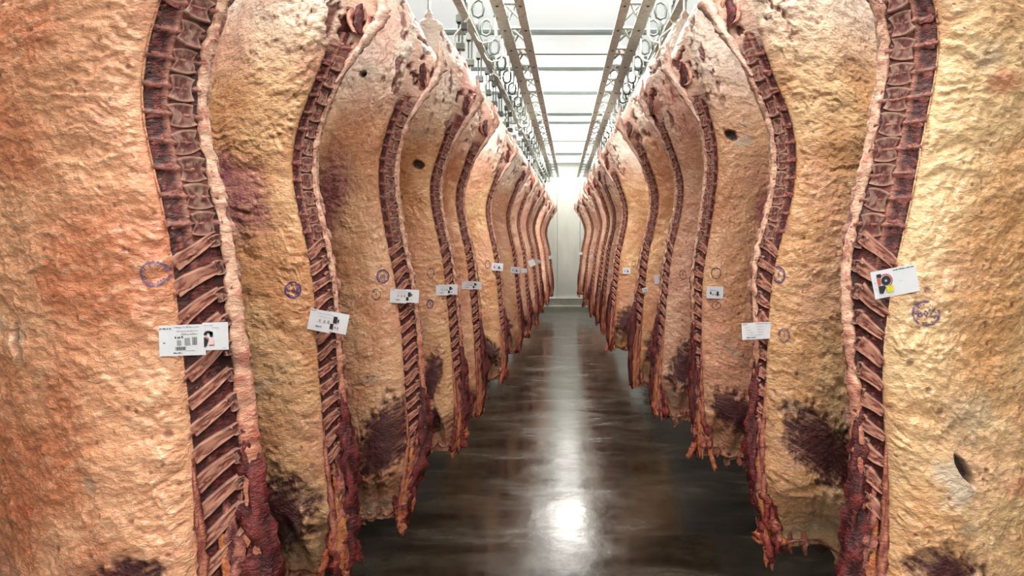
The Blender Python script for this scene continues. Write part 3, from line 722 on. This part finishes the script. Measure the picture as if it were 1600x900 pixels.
VERT = [bone_mesh('vertebra', 'vert', k) for k in range(6)]
FEATH = [bone_mesh('feather_bone', 'feather', 10 + k) for k in range(6)]
SPIN = [bone_mesh('spinous_process', 'spin', 20 + k) for k in range(6)]

def mm(d, lst): # pixel measurements -> metric (z, X) pairs at the carcass' own distance
    return [(at(x, y, d)[2], at(x, y, d)[0]) for x, y in lst]
def ft(d, *lst):
    out = []
    for k, x, y, rx, ry, rot in lst:
        X, _, Z = at(x, y, d); out.append((k, X, Z, rx * d / FPX, ry * d / FPX, math.radians(rot)))
    return out
SIDES = []
def low_meat(s, d, ax, zb, r):
    return [('meat', ax + s * (.10 + .1 * r), zb + .26 + .1 * r, .10, .17, s * -.5), ('grey', ax + s * .2, zb + .5, .06, .1, .4), ('grey', ax + s * .05, zb + .1, .08, .06, .2)]

S = Side(-1, 1.65, prof=mm(1.65, [(240, 20), (222, 90), (217, 160), (230, 230), (248, 300), (262, 370), (270, 440), (276, 500), (283, 560), (290, 620), (298, 690), (302, 760), (308, 840), (316, 900)]),
         zb=.35, neck=.20, phi=47, palette=0, seed=1, res=2, w=.132,
         feats=ft(1.65, ('meat', 215, 895, 62, 34, 10), ('hole', 3, 535, 12, 28, 10), ('grey', 15, 540, 14, 40, 0), ('red', 10, 810, 60, 14, 10), ('grey', 165, 745, 16, 14, 0)))
SIDES.append((S, 'nearest beef side of the left row, broad salmon-orange fat, open backbone'))
S = Side(-1, 2.7, prof=mm(2.7, [(530, 0), (512, 70), (490, 130), (468, 180), (456, 230), (455, 280), (462, 320), (475, 370), (485, 420), (492, 480), (495, 540), (498, 600), (503, 650), (510, 740), (520, 820), (528, 880)]),
         zb=.40, phi=48, palette=1, seed=2, res=2, w=.092,
         feats=ft(2.7, ('bruise', 380, 315, 48, 62, 20), ('meat', 440, 805, 60, 74, -25), ('grey', 415, 600, 40, 10, 25), ('grey', 440, 860, 50, 30, 20), ('bruise', 350, 270, 20, 40, 0)))
SIDES.append((S, 'second beef side of the left row, yellow fat, purple bruise, violet oval stamp'))
S = Side(-1, 3.6, prof=mm(3.6, [(640, 60), (634, 100), (620, 160), (603, 200), (591, 250), (591, 300), (604, 380), (617, 440), (627, 520), (632, 600), (638, 700), (626, 770)]),
         zb=.26, phi=44, palette=3, seed=3, res=2, w=.105,
         feats=ft(3.6, ('bruise', 515, 305, 32, 75, -10), ('grey', 572, 122, 24, 14, 0), ('hole', 571, 119, 9, 6, 0), ('white', 584, 112, 12, 12, 0), ('meat', 600, 690, 42, 78, -28), ('grey', 585, 800, 45, 18, 10), ('grey', 585, 590, 26, 6, 20)))
SIDES.append((S, 'third beef side of the left row, dark low meat patch, two round stamps'))
d = 4.4
S = Side(-1, d, .862, zb=.40, phi=44, palette=1, seed=4, res=2, w=.078,
         feats=ft(d, ('hole', 655, 258, 11, 8, -20), ('grey', 664, 210, 20, 10, 0), ('meat', 676, 590, 14, 50, -10), ('grey', 660, 510, 14, 22, 0), ('meat', 672, 660, 18, 28, 0)))
SIDES.append((S, 'fourth beef side of the left row, yellow fat with a dark hole near top'))
for k, (d, lx, zb, pal, lb) in enumerate([(5.25, .835, .42, 3, 'fifth beef side of the left row, slim pinkish edge behind the yellow one'),
        (6.9, .80, .36, 1, 'sixth beef side of the left row, tag set higher than its nearer neighbours'),
        (8.8, .765, .36, 3, 'seventh beef side of the left row, partly hidden behind the sixth'),
        (10.2, .73, .36, 4, 'eighth beef side of the left row, narrow with a short dark spine line'),
        (11.9, .69, .36, 4, 'ninth beef side of the left row, narrow pale slice before the last three'),
        (13.6, .665, .4, 4, 'tenth beef side of the left row, third from the back wall'),
        (15.9, .615, .4, 4, 'eleventh beef side of the left row, second from the back wall'),
        (18.0, .56, .4, 4, 'last beef side of the left row, closest to the back wall')]):
    ax = -(lx - .15); r = random.Random(k).random()
    S = Side(-1, d, lx, zb=zb, phi=44, palette=pal, seed=20 + k, res=1 if d < 9 else 0, w=.075 if d < 6 else .062, feats=low_meat(-1, d, ax, zb, r))
    SIDES.append((S, lb))
LEFT_N = len(SIDES)
d = 1.78
S = Side(1, d, prof=mm(d, [(1470, 20), (1467, 100), (1455, 160), (1444, 210), (1434, 270), (1424, 320), (1412, 370), (1402, 410), (1388, 500), (1380, 560), (1380, 620), (1386, 700), (1388, 780), (1382, 860)]),
         zb=.55, wlow=.55, phi=44, palette=2, seed=5, res=2, w=.132,
         feats=ft(d, ('hole', 1490, 726, 9, 34, 32), ('white', 1475, 745, 34, 50, 30), ('meat', 1462, 880, 55, 40, -15), ('grey', 1500, 640, 50, 40, 0), ('grey', 1535, 95, 30, 26, 0), ('grey', 1490, 812, 18, 10, 0), ('red', 1585, 760, 30, 20, 0), ('red', 1560, 130, 30, 25, 0)))
SIDES.append((S, 'nearest beef side of the right row, cream fat with a dark slit near the bottom'))
d = 2.6
S = Side(1, d, prof=mm(d, [(1188, 50), (1212, 130), (1234, 170), (1245, 220), (1246, 260), (1240, 310), (1229, 350), (1214, 400), (1205, 450), (1200, 520), (1197, 600), (1192, 680), (1190, 740), (1200, 800), (1215, 855)]),
         zb=.56, wlow=.5, phi=44, palette=2, seed=6, res=2, w=.090,
         feats=ft(d, ('meat', 1282, 695, 92, 44, -42), ('grey', 1240, 640, 40, 14, -45), ('grey', 1320, 660, 14, 30, -30), ('grey', 1270, 835, 50, 16, 5), ('bruise', 1226, 350, 8, 16, 0)))
SIDES.append((S, 'second beef side of the right row, long dark diagonal meat patch above its lower edge'))
d = 3.6
S = Side(1, d, prof=mm(d, [(1085, 90), (1104, 160), (1120, 215), (1123, 260), (1118, 310), (1107, 380), (1098, 430), (1096, 500), (1096, 560), (1098, 620), (1100, 680)]),
         zb=.60, wlow=.7, phi=44, palette=3, seed=7, res=2, w=.075,
         feats=ft(d, ('hole', 1140, 213, 13, 9, -30), ('white', 1160, 222, 18, 13, 10), ('grey', 1160, 195, 14, 8, 0), ('grey', 1158, 90, 16, 22, 0), ('meat', 1150, 645, 52, 30, -38), ('grey', 1140, 545, 34, 6, -45), ('grey', 1160, 720, 40, 14, 0), ('bruise', 1195, 330, 18, 30, 0)))
SIDES.append((S, 'third beef side of the right row, grey torn hole high on its fat'))
d = 4.4
S = Side(1, d, .735, zb=.62, phi=62, palette=4, seed=8, res=2, w=.08, feats=low_meat(1, d, .6, .62, .4))
SIDES.append((S, 'fourth beef side of the right row, narrow pinkish panel behind the third'))
for k, (d, lx, zb, pal, lb) in enumerate([(5.3, .695, .62, 1, 'fifth beef side of the right row, yellow fat, tag with coloured print'),
        (7.4, .645, .60, 1, 'sixth beef side of the right row, clear stepped backbone and a small tag'),
        (8.9, .625, .60, 4, 'seventh beef side of the right row, pale slice just beyond the sixth'),
        (9.9, .605, .58, 4, 'eighth beef side of the right row, narrow pale slice before the farther ones'),
        (11.4, .57, .55, 4, 'ninth beef side of the right row, third from the back wall'),
        (14.0, .53, .5, 4, 'tenth beef side of the right row, second from the back wall'),
        (17.3, .475, .5, 4, 'last beef side of the right row, closest to the back wall')]):
    ax = lx - .15; r = random.Random(50 + k).random()
    S = Side(1, d, lx, zb=zb, phi=44, palette=pal, seed=40 + k, res=1 if d < 9 else 0, w=.08 if d < 8 else .06, feats=low_meat(1, d, ax, zb, r))
    SIDES.append((S, lb))
for S, lb in SIDES: build_side(S, lb)
LEFT, RIGHT = [x[0] for x in SIDES[:LEFT_N]], [x[0] for x in SIDES[LEFT_N:]]

# ------------------------------------------------------------------ ink stamps (print lying on the fat)
def stamp(S, px_, py_, rx, ry, mat, text='', tilt=0.0, ring=1.0, letters=True, sd=0):
    ds = S.d - .04
    for _ in range(3):
        X0, _y, Z0 = at(px_, py_, ds); h0 = S.bvh.ray_cast(Vector((X0, S.d - 1, Z0)), Vector((0, 1, 0)))
        if h0[0] is not None: ds = h0[0].y
    k = ds / FPX; rx, ry = rx * k, ry * k
    polys = []
    n = 40; t0 = 0
    for i in range(n):
        if ring < 1 and not (i / n < ring): continue
        a0, a1 = 2 * math.pi * i / n + 1.2, 2 * math.pi * (i + 1) / n + 1.2
        polys.append([(math.cos(a0) * r, math.sin(a0) * r) for r in (.89, 1.07)] + [(math.cos(a1) * r, math.sin(a1) * r) for r in (1.07, .89)])
    rr = random.Random(sd)
    if letters:
        for i in range(22):
            a0 = 2 * math.pi * i / 22
            if rr.random() < .15: continue
            da = .09
            for r0, r1, dd in ((.66, .86, -.5), (.66, .86, .5), (.72, .78, 0)):
                if rr.random() < .25: continue
                wd = .04 if dd else da
                ac = a0 + dd * da
                polys.append([(math.cos(ac - wd) * r0, math.sin(ac - wd) * r0), (math.cos(ac - wd) * r1, math.sin(ac - wd) * r1), (math.cos(ac + wd) * r1, math.sin(ac + wd) * r1), (math.cos(ac + wd) * r0, math.sin(ac + wd) * r0)])
    if text:
        cu = bpy.data.curves.new('t', 'FONT'); cu.body = text; cu.align_x = 'CENTER'; cu.align_y = 'CENTER'; cu.size = .8; cu.resolution_u = 1; cu.offset = .025
        to = bpy.data.objects.new('t', cu); COL.objects.link(to); dg = bpy.context.evaluated_depsgraph_get(); me = bpy.data.meshes.new_from_object(to.evaluated_get(dg))
        co = [v.co[:2] for v in me.vertices]; polys += [[tuple(co[i]) for i in p.vertices] for p in me.polygons]
        bpy.data.objects.remove(to); bpy.data.curves.remove(cu); bpy.data.meshes.remove(me)
    ct, st_ = math.cos(tilt), math.sin(tilt); V, F = [], []
    for pl in polys:
        ids = []; ok = True
        for (x, y) in pl:
            xx, yy = x * rx, y * ry; wx, wz = X0 + xx * ct - yy * st_, Z0 + xx * st_ + yy * ct
            h = S.bvh.ray_cast(Vector((wx, S.d - 1, wz)), Vector((0, 1, 0)))
            if h[0] is None: ok = False; break
            ids.append((wx, h[0].y - .0022, wz))
        if ok: F.append(tuple(range(len(V), len(V) + len(ids)))); V += ids
    if F: mesh_np('ink_stamp', V, F, M[mat], S.root, smooth=False)
stamp(LEFT[0], 241, 428, 18, 19, 'ink_mid', '', 0, 1, True, 1)
stamp(LEFT[1], 458, 453, 11.5, 12.5, 'ink_strong', '1 09', -.1, 1, True, 2)
stamp(LEFT[2], 598, 432, 8.5, 10.5, 'ink_strong', '(0)', 0, 1, True, 3)
stamp(LEFT[2], 588, 460, 6.5, 8.5, 'ink_brown', '0', 0, .9, False, 4)
stamp(LEFT[3], 673, 427, 5.5, 8, 'ink_mid', 'Y', 0, 1, True, 5)
stamp(LEFT[3], 672, 475, 5, 7, 'ink_strong', '0', 0, 1, True, 6)
stamp(LEFT[4], 715, 426, 4, 7, 'ink_brown', '', .1, 1, False, 7)
stamp(LEFT[5], 762, 413, 4, 6.5, 'ink_mid', '', 0, 1, True, 8)
stamp(RIGHT[0], 1447, 490, 19, 19, 'ink_mid', 'B0Z', .1, .85, True, 9)
stamp(RIGHT[1], 1217, 429, 8.5, 12.5, 'ink_strong', '0', 0, 1, True, 10)
stamp(RIGHT[1], 1225, 524, 8, 10.5, 'ink_mid', '0', 0, 1, True, 11)
stamp(RIGHT[2], 1119, 427, 7, 8.5, 'ink_brown', '', 0, 1, False, 12)
stamp(RIGHT[2], 1119, 477, 6.5, 6, 'ink_brown', '0', 0, 1, False, 13)
stamp(RIGHT[3], 1067, 429, 5, 7.5, 'ink_brown', '0', .2, 1, False, 14)
stamp(RIGHT[4], 1034, 421, 4.5, 5.5, 'ink_mid', '', 0, 1, False, 15)
stamp(RIGHT[5], 990, 412, 3, 4.5, 'ink_brown', '', 0, 1, False, 16)

# ------------------------------------------------------------------ paper tags
class Plane:
    """flat print on a tag: x right, y up, both in fractions of the tag's width"""
    def __init__(T, c, w_, rot, yaw): 
        T.c = Vector(c); T.w = w_; cr, sr = math.cos(rot), math.sin(rot); R_ = Matrix.Rotation(yaw, 3, 'Z')
        T.x = R_ @ Vector((cr, 0, sr)); T.y = R_ @ Vector((-sr, 0, cr)); T.n = T.x.cross(T.y)
    def p(T, x, y, off=0): return T.c + T.x * (x * T.w) + T.y * (y * T.w) + T.n * off
def poly_part(T, name, polys, mat, parent, off):
    V, F = [], []
    for pl in polys: F.append(tuple(range(len(V), len(V) + len(pl)))); V += [T.p(x, y, off) for x, y in pl]
    return mesh_np(name, [tuple(v) for v in V], F, M[mat], parent, smooth=False)
def rect(x, y, w_, h_): return [(x, y), (x + w_, y), (x + w_, y + h_), (x, y + h_)]
def card(T, name, x0, y0, x1, y1, parent, off, curl=0.0):
    n = 7; V, F = [], []
    for i in range(n):
        x = x0 + (x1 - x0) * i / (n - 1); o = off + curl * T.w * ((i / (n - 1)) * 2 - 1) ** 2
        for z_ in (0, -.0006):
            V += [T.p(x, y0, o + z_), T.p(x, y1, o + z_)]
    for i in range(n - 1):
        b_ = i * 4; c_ = b_ + 4; F += [(b_, c_, c_ + 1, b_ + 1), (b_ + 2, b_ + 3, c_ + 3, c_ + 2), (b_, b_ + 2, c_ + 2, c_), (b_ + 1, c_ + 1, c_ + 3, b_ + 3)]
    F += [(0, 1, 3, 2), (4 * n - 4, 4 * n - 2, 4 * n - 1, 4 * n - 3)]
    return mesh_np(name, [tuple(v) for v in V], F, M['paper'], parent, smooth=False)
def script_line(x, y, w_, h_, seed):           # illegible small print: a row of short marks
    r = random.Random(seed); out = []; c = x
    while c < x + w_:
        lw = r.uniform(.5, 1.3) * h_ * .6; out.append(rect(c, y + r.uniform(0, .15) * h_, lw, h_ * r.uniform(.5, 1))); c += lw + h_ * r.choice([.18, .18, .18, .7])
    return out
def barcode(x, y, w_, h_, seed):
    r = random.Random(seed); out = []; c = x
    while c < x + w_: lw = r.uniform(.2, .9) * w_ / 16; out.append(rect(c, y, lw, h_)); c += lw + r.uniform(.3, .9) * w_ / 16
    return out
def arc(cx_, cy_, r0, r1, a0, a1, n=16, ax=1, ay=1):
    out = []
    for i in range(n):
        t0, t1 = a0 + (a1 - a0) * i / n, a0 + (a1 - a0) * (i + 1) / n
        out.append([(cx_ + math.cos(t0) * r0 * ax, cy_ + math.sin(t0) * r0 * ay), (cx_ + math.cos(t0) * r1 * ax, cy_ + math.sin(t0) * r1 * ay), (cx_ + math.cos(t1) * r1 * ax, cy_ + math.sin(t1) * r1 * ay), (cx_ + math.cos(t1) * r0 * ax, cy_ + math.sin(t1) * r0 * ay)])
    return out
def paper_tag(label, px_, py_, wpx, hpx, rot, S, style, yaw=0, group='white paper tags on the beef sides', dd=.05):
    ys = []
    for _u in (-.5, -.25, 0, .25, .5):
        for _v in (-.5, 0, .5):
            X_, _, Z_ = at(px_ + _u * wpx, py_ + _v * hpx, S.d - .03); h_ = S.bvh.ray_cast(Vector((X_, S.d - 1, Z_)), Vector((0, 1, 0)))
            if h_[0] is not None and h_[0].y < S.d + .06: ys.append(h_[0].y)
    d = (min(ys) if ys else S.d - .02) - .003; c = at(px_, py_, d); w_ = wpx * d / FPX; a = hpx / wpx / 2
    t = thing('paper_tag', label, 'tag', c, group); T = Plane(c, w_, math.radians(rot), yaw); o1 = .0008; sd = int(px_)
    if style == 'left':       # two overlapping cards, the left one hanging lower
        card(T, 'card', -.5, -a, .17, a * .92, t, 0.0, .01); card(T, 'card', .13, -a * .72, .5, a, t, -.0012, .01)
        poly_part(T, 'header_print', script_line(-.49, a * .66, .16, .028, sd), 'ink_black', t, .0022)
        poly_part(T, 'small_print', script_line(-.28, a * .74, .36, .022, sd + 1) + script_line(-.24, a * .5, .3, .016, sd + 2) + script_line(-.18, a * .3, .24, .022, sd + 3) + script_line(-.12, -a * .72, .14, .014, sd + 9) + script_line(.16, a * .82, .12, .016, sd + 5) + script_line(.26, a * .66, .1, .014, sd + 6), 'ink_grey', t, .0022)
        poly_part(T, 'weight_print', script_line(-.27, .02 * 1, .12, .03, sd + 4) + [rect(-.44, -a * .2, .03, .012)] + script_line(.42, -a * .62, .04, .012, sd + 8) + script_line(-.3, -a * .86, .13, .018, sd + 7), 'ink_black', t, .0022)
        poly_part(T, 'bar_code', barcode(-.27, -a * .66, .15, a * .22, sd), 'ink_black', t, .0022)
        poly_part(T, 'mark_square', [rect(-.24, -a * .35, .06, a * .32), rect(-.13, -a * .35, .08, a * .45)], 'ink_grey', t, .0022)
        poly_part(T, 'mark_square', barcode(-.02, -a * .35, .07, a * .5, sd + 1), 'ink_black', t, .0022)
        poly_part(T, 'logo_print', arc(.215, a * .28, .018, .058, -.3, 3.5, 12, 1.1, .9) + [rect(.235, a * .12, .045, a * .32)] + [[(.15, -a * .55), (.185, -a * .45), (.22, -a * .05), (.15, a * .12)]], 'ink_black', t, .002)
        poly_part(T, 'logo_tint', [rect(.225, -a * .4, .065, a * .42)], 'ink_pink', t, .002)
        poly_part(T, 'logo_red', [rect(.22, -a * .42, .08, .012), [(.17, a * .12), (.22, a * .0), (.225, a * .05), (.175, a * .17)]], 'ink_red', t, .0024)
    elif style == 'logo':     # right row, coloured emblem
        card(T, 'card', -.5, -a, .5, a, t, 0.0, .02)
        poly_part(T, 'header_print', script_line(.0, a * .80, .48, .03, sd), 'ink_black', t, .002)
        poly_part(T, 'small_print', script_line(.08, -a * .02, .08, .014, sd + 1) + script_line(-.46, a * .1, .03, .03, sd + 2) + script_line(-.46, -a * .3, .02, .03, sd + 3), 'ink_grey', t, .0045)
        poly_part(T, 'emblem_ring', arc(-.2, a * .22, .125, .15, -1.2, 3.3, 18), 'ink_red', t, .004)
        poly_part(T, 'emblem_disc', arc(-.2, a * .22, .028, .105, 0, 6.2832, 20) + [rect(-.385, a * .5, .1, a * .26)] + [[(-.385, -a * .62), (-.31, -a * .68), (-.225, -a * .28), (-.25, -a * .12), (-.385, -a * .1)]], 'ink_black', t, .0045)
        poly_part(T, 'emblem_red', [[(-.385, -a * .06), (-.33, -a * .06), (-.31, a * .4), (-.385, a * .46)]], 'ink_red', t, .0038)
        poly_part(T, 'emblem_yellow', [rect(-.215, -a * .66, .15, a * .46)], 'ink_yellow', t, .0038)
    elif style == 'mid':
        card(T, 'card', -.5, -a, .08, a * .94, t, 0.0, .01); card(T, 'card', .0, -a * .86, .5, a, t, -.0012, .015)
        poly_part(T, 'small_print', script_line(-.3, a * .62, .42, .02, sd) + script_line(-.26, a * .34, .3, .016, sd + 1), 'ink_grey', t, .0022)
        poly_part(T, 'header_print', script_line(-.48, a * .8, .12, .02, sd + 2), 'ink_black', t, .0022)
        poly_part(T, 'mark_square', [rect(-.24, -a * .1, .05, .06), rect(-.12, -a * .12, .05, .06), rect(-.02, -a * .12, .06, .07)], 'ink_grey', t, .0022)
        poly_part(T, 'bar_code', barcode(-.3, -a * .62, .15, .04, sd), 'ink_black', t, .0022)
        poly_part(T, 'logo_print', [rect(.12, a * .0, .1, a * .6), rect(.06, -a * .6, .09, a * .5), rect(.23, a * .1, .04, a * .3)], 'ink_black', t, .002)
        poly_part(T, 'logo_red', script_line(.18, -a * .5, .08, .05, sd + 4), 'ink_red', t, .0024)
    elif style == 'text':
        card(T, 'card', -.5, -a, .5, a, t, 0.0, .015)
        pr = []
        for q in range(4): pr += script_line(-.38 + .02 * q, a * (.4 - .3 * q), .12 + .06 * q, .028, sd + q) + script_line(.02, a * (.45 - .32 * q), .2, .026, sd + 10 + q)
        poly_part(T, 'small_print', pr, 'ink_grey', t, .0025)
        poly_part(T, 'header_print', script_line(-.46, a * .8, .14, .03, sd + 20) + script_line(-.02, a * .8, .5, .024, sd + 21) + script_line(-.36, -a * .82, .3, .04, sd + 22), 'ink_black', t, .0025)
    elif style == 'small':
        card(T, 'card', -.5, -a, .5, a, t, 0.0, .02)
        poly_part(T, 'print', script_line(-.2, -a * .4, .5, .1, sd) + script_line(-.3, a * .3, .4, .05, sd + 1), 'ink_grey', t, .003)
        poly_part(T, 'logo_print', [rect(.1, -a * .5, .12, a * .7), rect(-.3, -a * .3, .08, a * .4)], 'ink_black', t, .0032)
    elif style == 'yellow':
        card(T, 'card', -.5, -a, .5, a, t, 0.0, .02)
        poly_part(T, 'emblem_disc', arc(-.3, a * .25, .03, .11, 0, 6.28, 14) + [rect(-.42, -a * .65, .1, a * .5)], 'ink_black', t, .0035)
        poly_part(T, 'emblem_yellow', [rect(-.33, -a * .5, .16, a * .55)], 'ink_yellow', t, .003)
    else:                     # plain
        card(T, 'card', -.5, -a, .5, a, t, 0.0, .02)
    return t
paper_tag('large white double tag across the backbone of the nearest left beef side', 303, 530, 108, 50, 2, LEFT[0], 'left', 0, dd=.04)
paper_tag('white tag tilted down to the right on the second left beef side', 513, 503, 61, 34, -11, LEFT[1], 'mid', 0)
paper_tag('white double tag with bent right end on the third left beef side', 632, 463, 45, 22, -3, LEFT[2], 'mid', 0)
paper_tag('white printed tag on the fourth left beef side', 698, 453, 34, 17, 0, LEFT[3], 'mid', 0)
paper_tag('white printed tag on the fifth left beef side', 737, 446, 31, 13, -3, LEFT[4], 'mid', 0)
paper_tag('small white tag on the sixth left beef side', 777, 417, 18, 12, -4, LEFT[5], 'small', 0)
paper_tag('small white tag on the seventh left beef side', 805, 422, 14, 10, -6, LEFT[6], 'small', 0)
paper_tag('tiny white tag on the eighth left beef side', 819, 423, 9, 7, 4, LEFT[7], 'plain', 0)
paper_tag('tiny white crumpled tag on the ninth left beef side', 831, 411, 10, 10, 25, LEFT[8], 'plain', 0)
paper_tag('tiny white tag on the tenth left beef side', 841, 408, 8, 5, -20, LEFT[9], 'plain', 0)
paper_tag('tiny white tag on the last left beef side', 860, 402, 6, 5, 15, LEFT[11], 'plain', 0)
paper_tag('white tag with red, black and yellow emblem on the nearest right beef side', 1398, 440, 71, 43, 11, RIGHT[0], 'logo', 0)
paper_tag('white text tag on the backbone of the second right beef side', 1182, 517, 46, 26, 3, RIGHT[1], 'text', 0)
paper_tag('white tag stuck to the fat beside the backbone of the third right beef side', 1117, 457, 26, 19, -2, RIGHT[2], 'small', 0)
paper_tag('white tag with a small yellow and black print on the fifth right beef side', 1043, 434, 25, 14, 5, RIGHT[4], 'yellow', 0, dd=.08)
paper_tag('crumpled blank white tag beside the yellow printed one', 1026, 437, 8, 14, 10, RIGHT[4], 'plain', 0, dd=.035)
paper_tag('small white tag with blue mark, low on the fifth right beef side', 1008, 453, 9, 7, 12, RIGHT[4], 'small', 0, dd=.1)
paper_tag('small squarish white tag on the sixth right beef side', 979, 423, 12, 10, -2, RIGHT[5], 'small', 0)
paper_tag('small folded white tag on the seventh right beef side', 958, 423, 11, 7, 20, RIGHT[6], 'small', 0)
paper_tag('small crumpled white tag on the eighth right beef side', 942, 411, 9, 9, 40, RIGHT[8], 'plain', 0)
paper_tag('tiny white tag on the tenth right beef side', 926, 402, 7, 4, 20, RIGHT[9], 'plain', 0)
paper_tag('tiny white tag on the last right beef side', 907, 396, 6, 4, -10, RIGHT[10], 'plain', 0)
# a hook over every shank
for i, S in enumerate(LEFT + RIGHT):
    nm = SIDE[S.s]; j = i if i < LEFT_N else i - LEFT_N
    x, y, z = S.top
    t = thing('meat_hook', f'steel hook carrying the {["nearest","second","third","fourth","fifth","sixth","seventh","eighth","ninth","tenth","eleventh","twelfth"][j]} beef side of the {nm} row', 'hook', (x, y, z), f'shank hooks of the {nm} row')
    xr = rail_x(S.s, y)
    MB().tube([(xr, y, RZ + .06), (xr - S.s * .03, y, RZ + .05), (xr - S.s * .028, y, RZ - .06), (xr, y, RZ - .11), (x, y, z + .14), (x, y, z + .02), (x, y, z - .06)], .011, 8).build('hook_rod', M['steel'], t, True)
    MB().cyl((xr - .016, y, RZ + .075), (xr + .016, y, RZ + .075), .036, 14).build('wheel', M['galv_dark'], t, True)
    bevel(MB().box((xr, y, RZ - .13), (.05, .045, .06)).build('swivel_block', M['galv_dark'], t), .008)
# roller hooks along both rails, between the carcasses
ORD = ['first', 'second', 'third', 'fourth', 'fifth', 'sixth', 'seventh', 'eighth', 'ninth', 'tenth', 'eleventh', 'twelfth', 'thirteenth', 'fourteenth', 'fifteenth', 'sixteenth',
       'seventeenth', 'eighteenth', 'nineteenth', 'twentieth', 'twenty-first', 'twenty-second', 'twenty-third', 'twenty-fourth']
for s, row in ((-1, LEFT), (1, RIGHT)):
    busy = [S.top[1] for S in row]; nh = 0
    for k in range(23):
        y = 5.42 + .58 * k
        near = min(busy, key=lambda b_: abs(b_ - y))
        if abs(near - y) < .17: y = near + (.17 if y > near else -.17)
        roller_hook(s, y, f'grey roller hook on the {SIDE[s]} rail, {ORD[k]} in view from the near end', f'roller hooks of the {SIDE[s]} rail', k < 9)
        rail_bracket(s, 5.42 + .58 * k + .33, f'curved steel bracket holding the {SIDE[s]} rail, {ORD[k]} from the near end', f'rail brackets on the {SIDE[s]}')
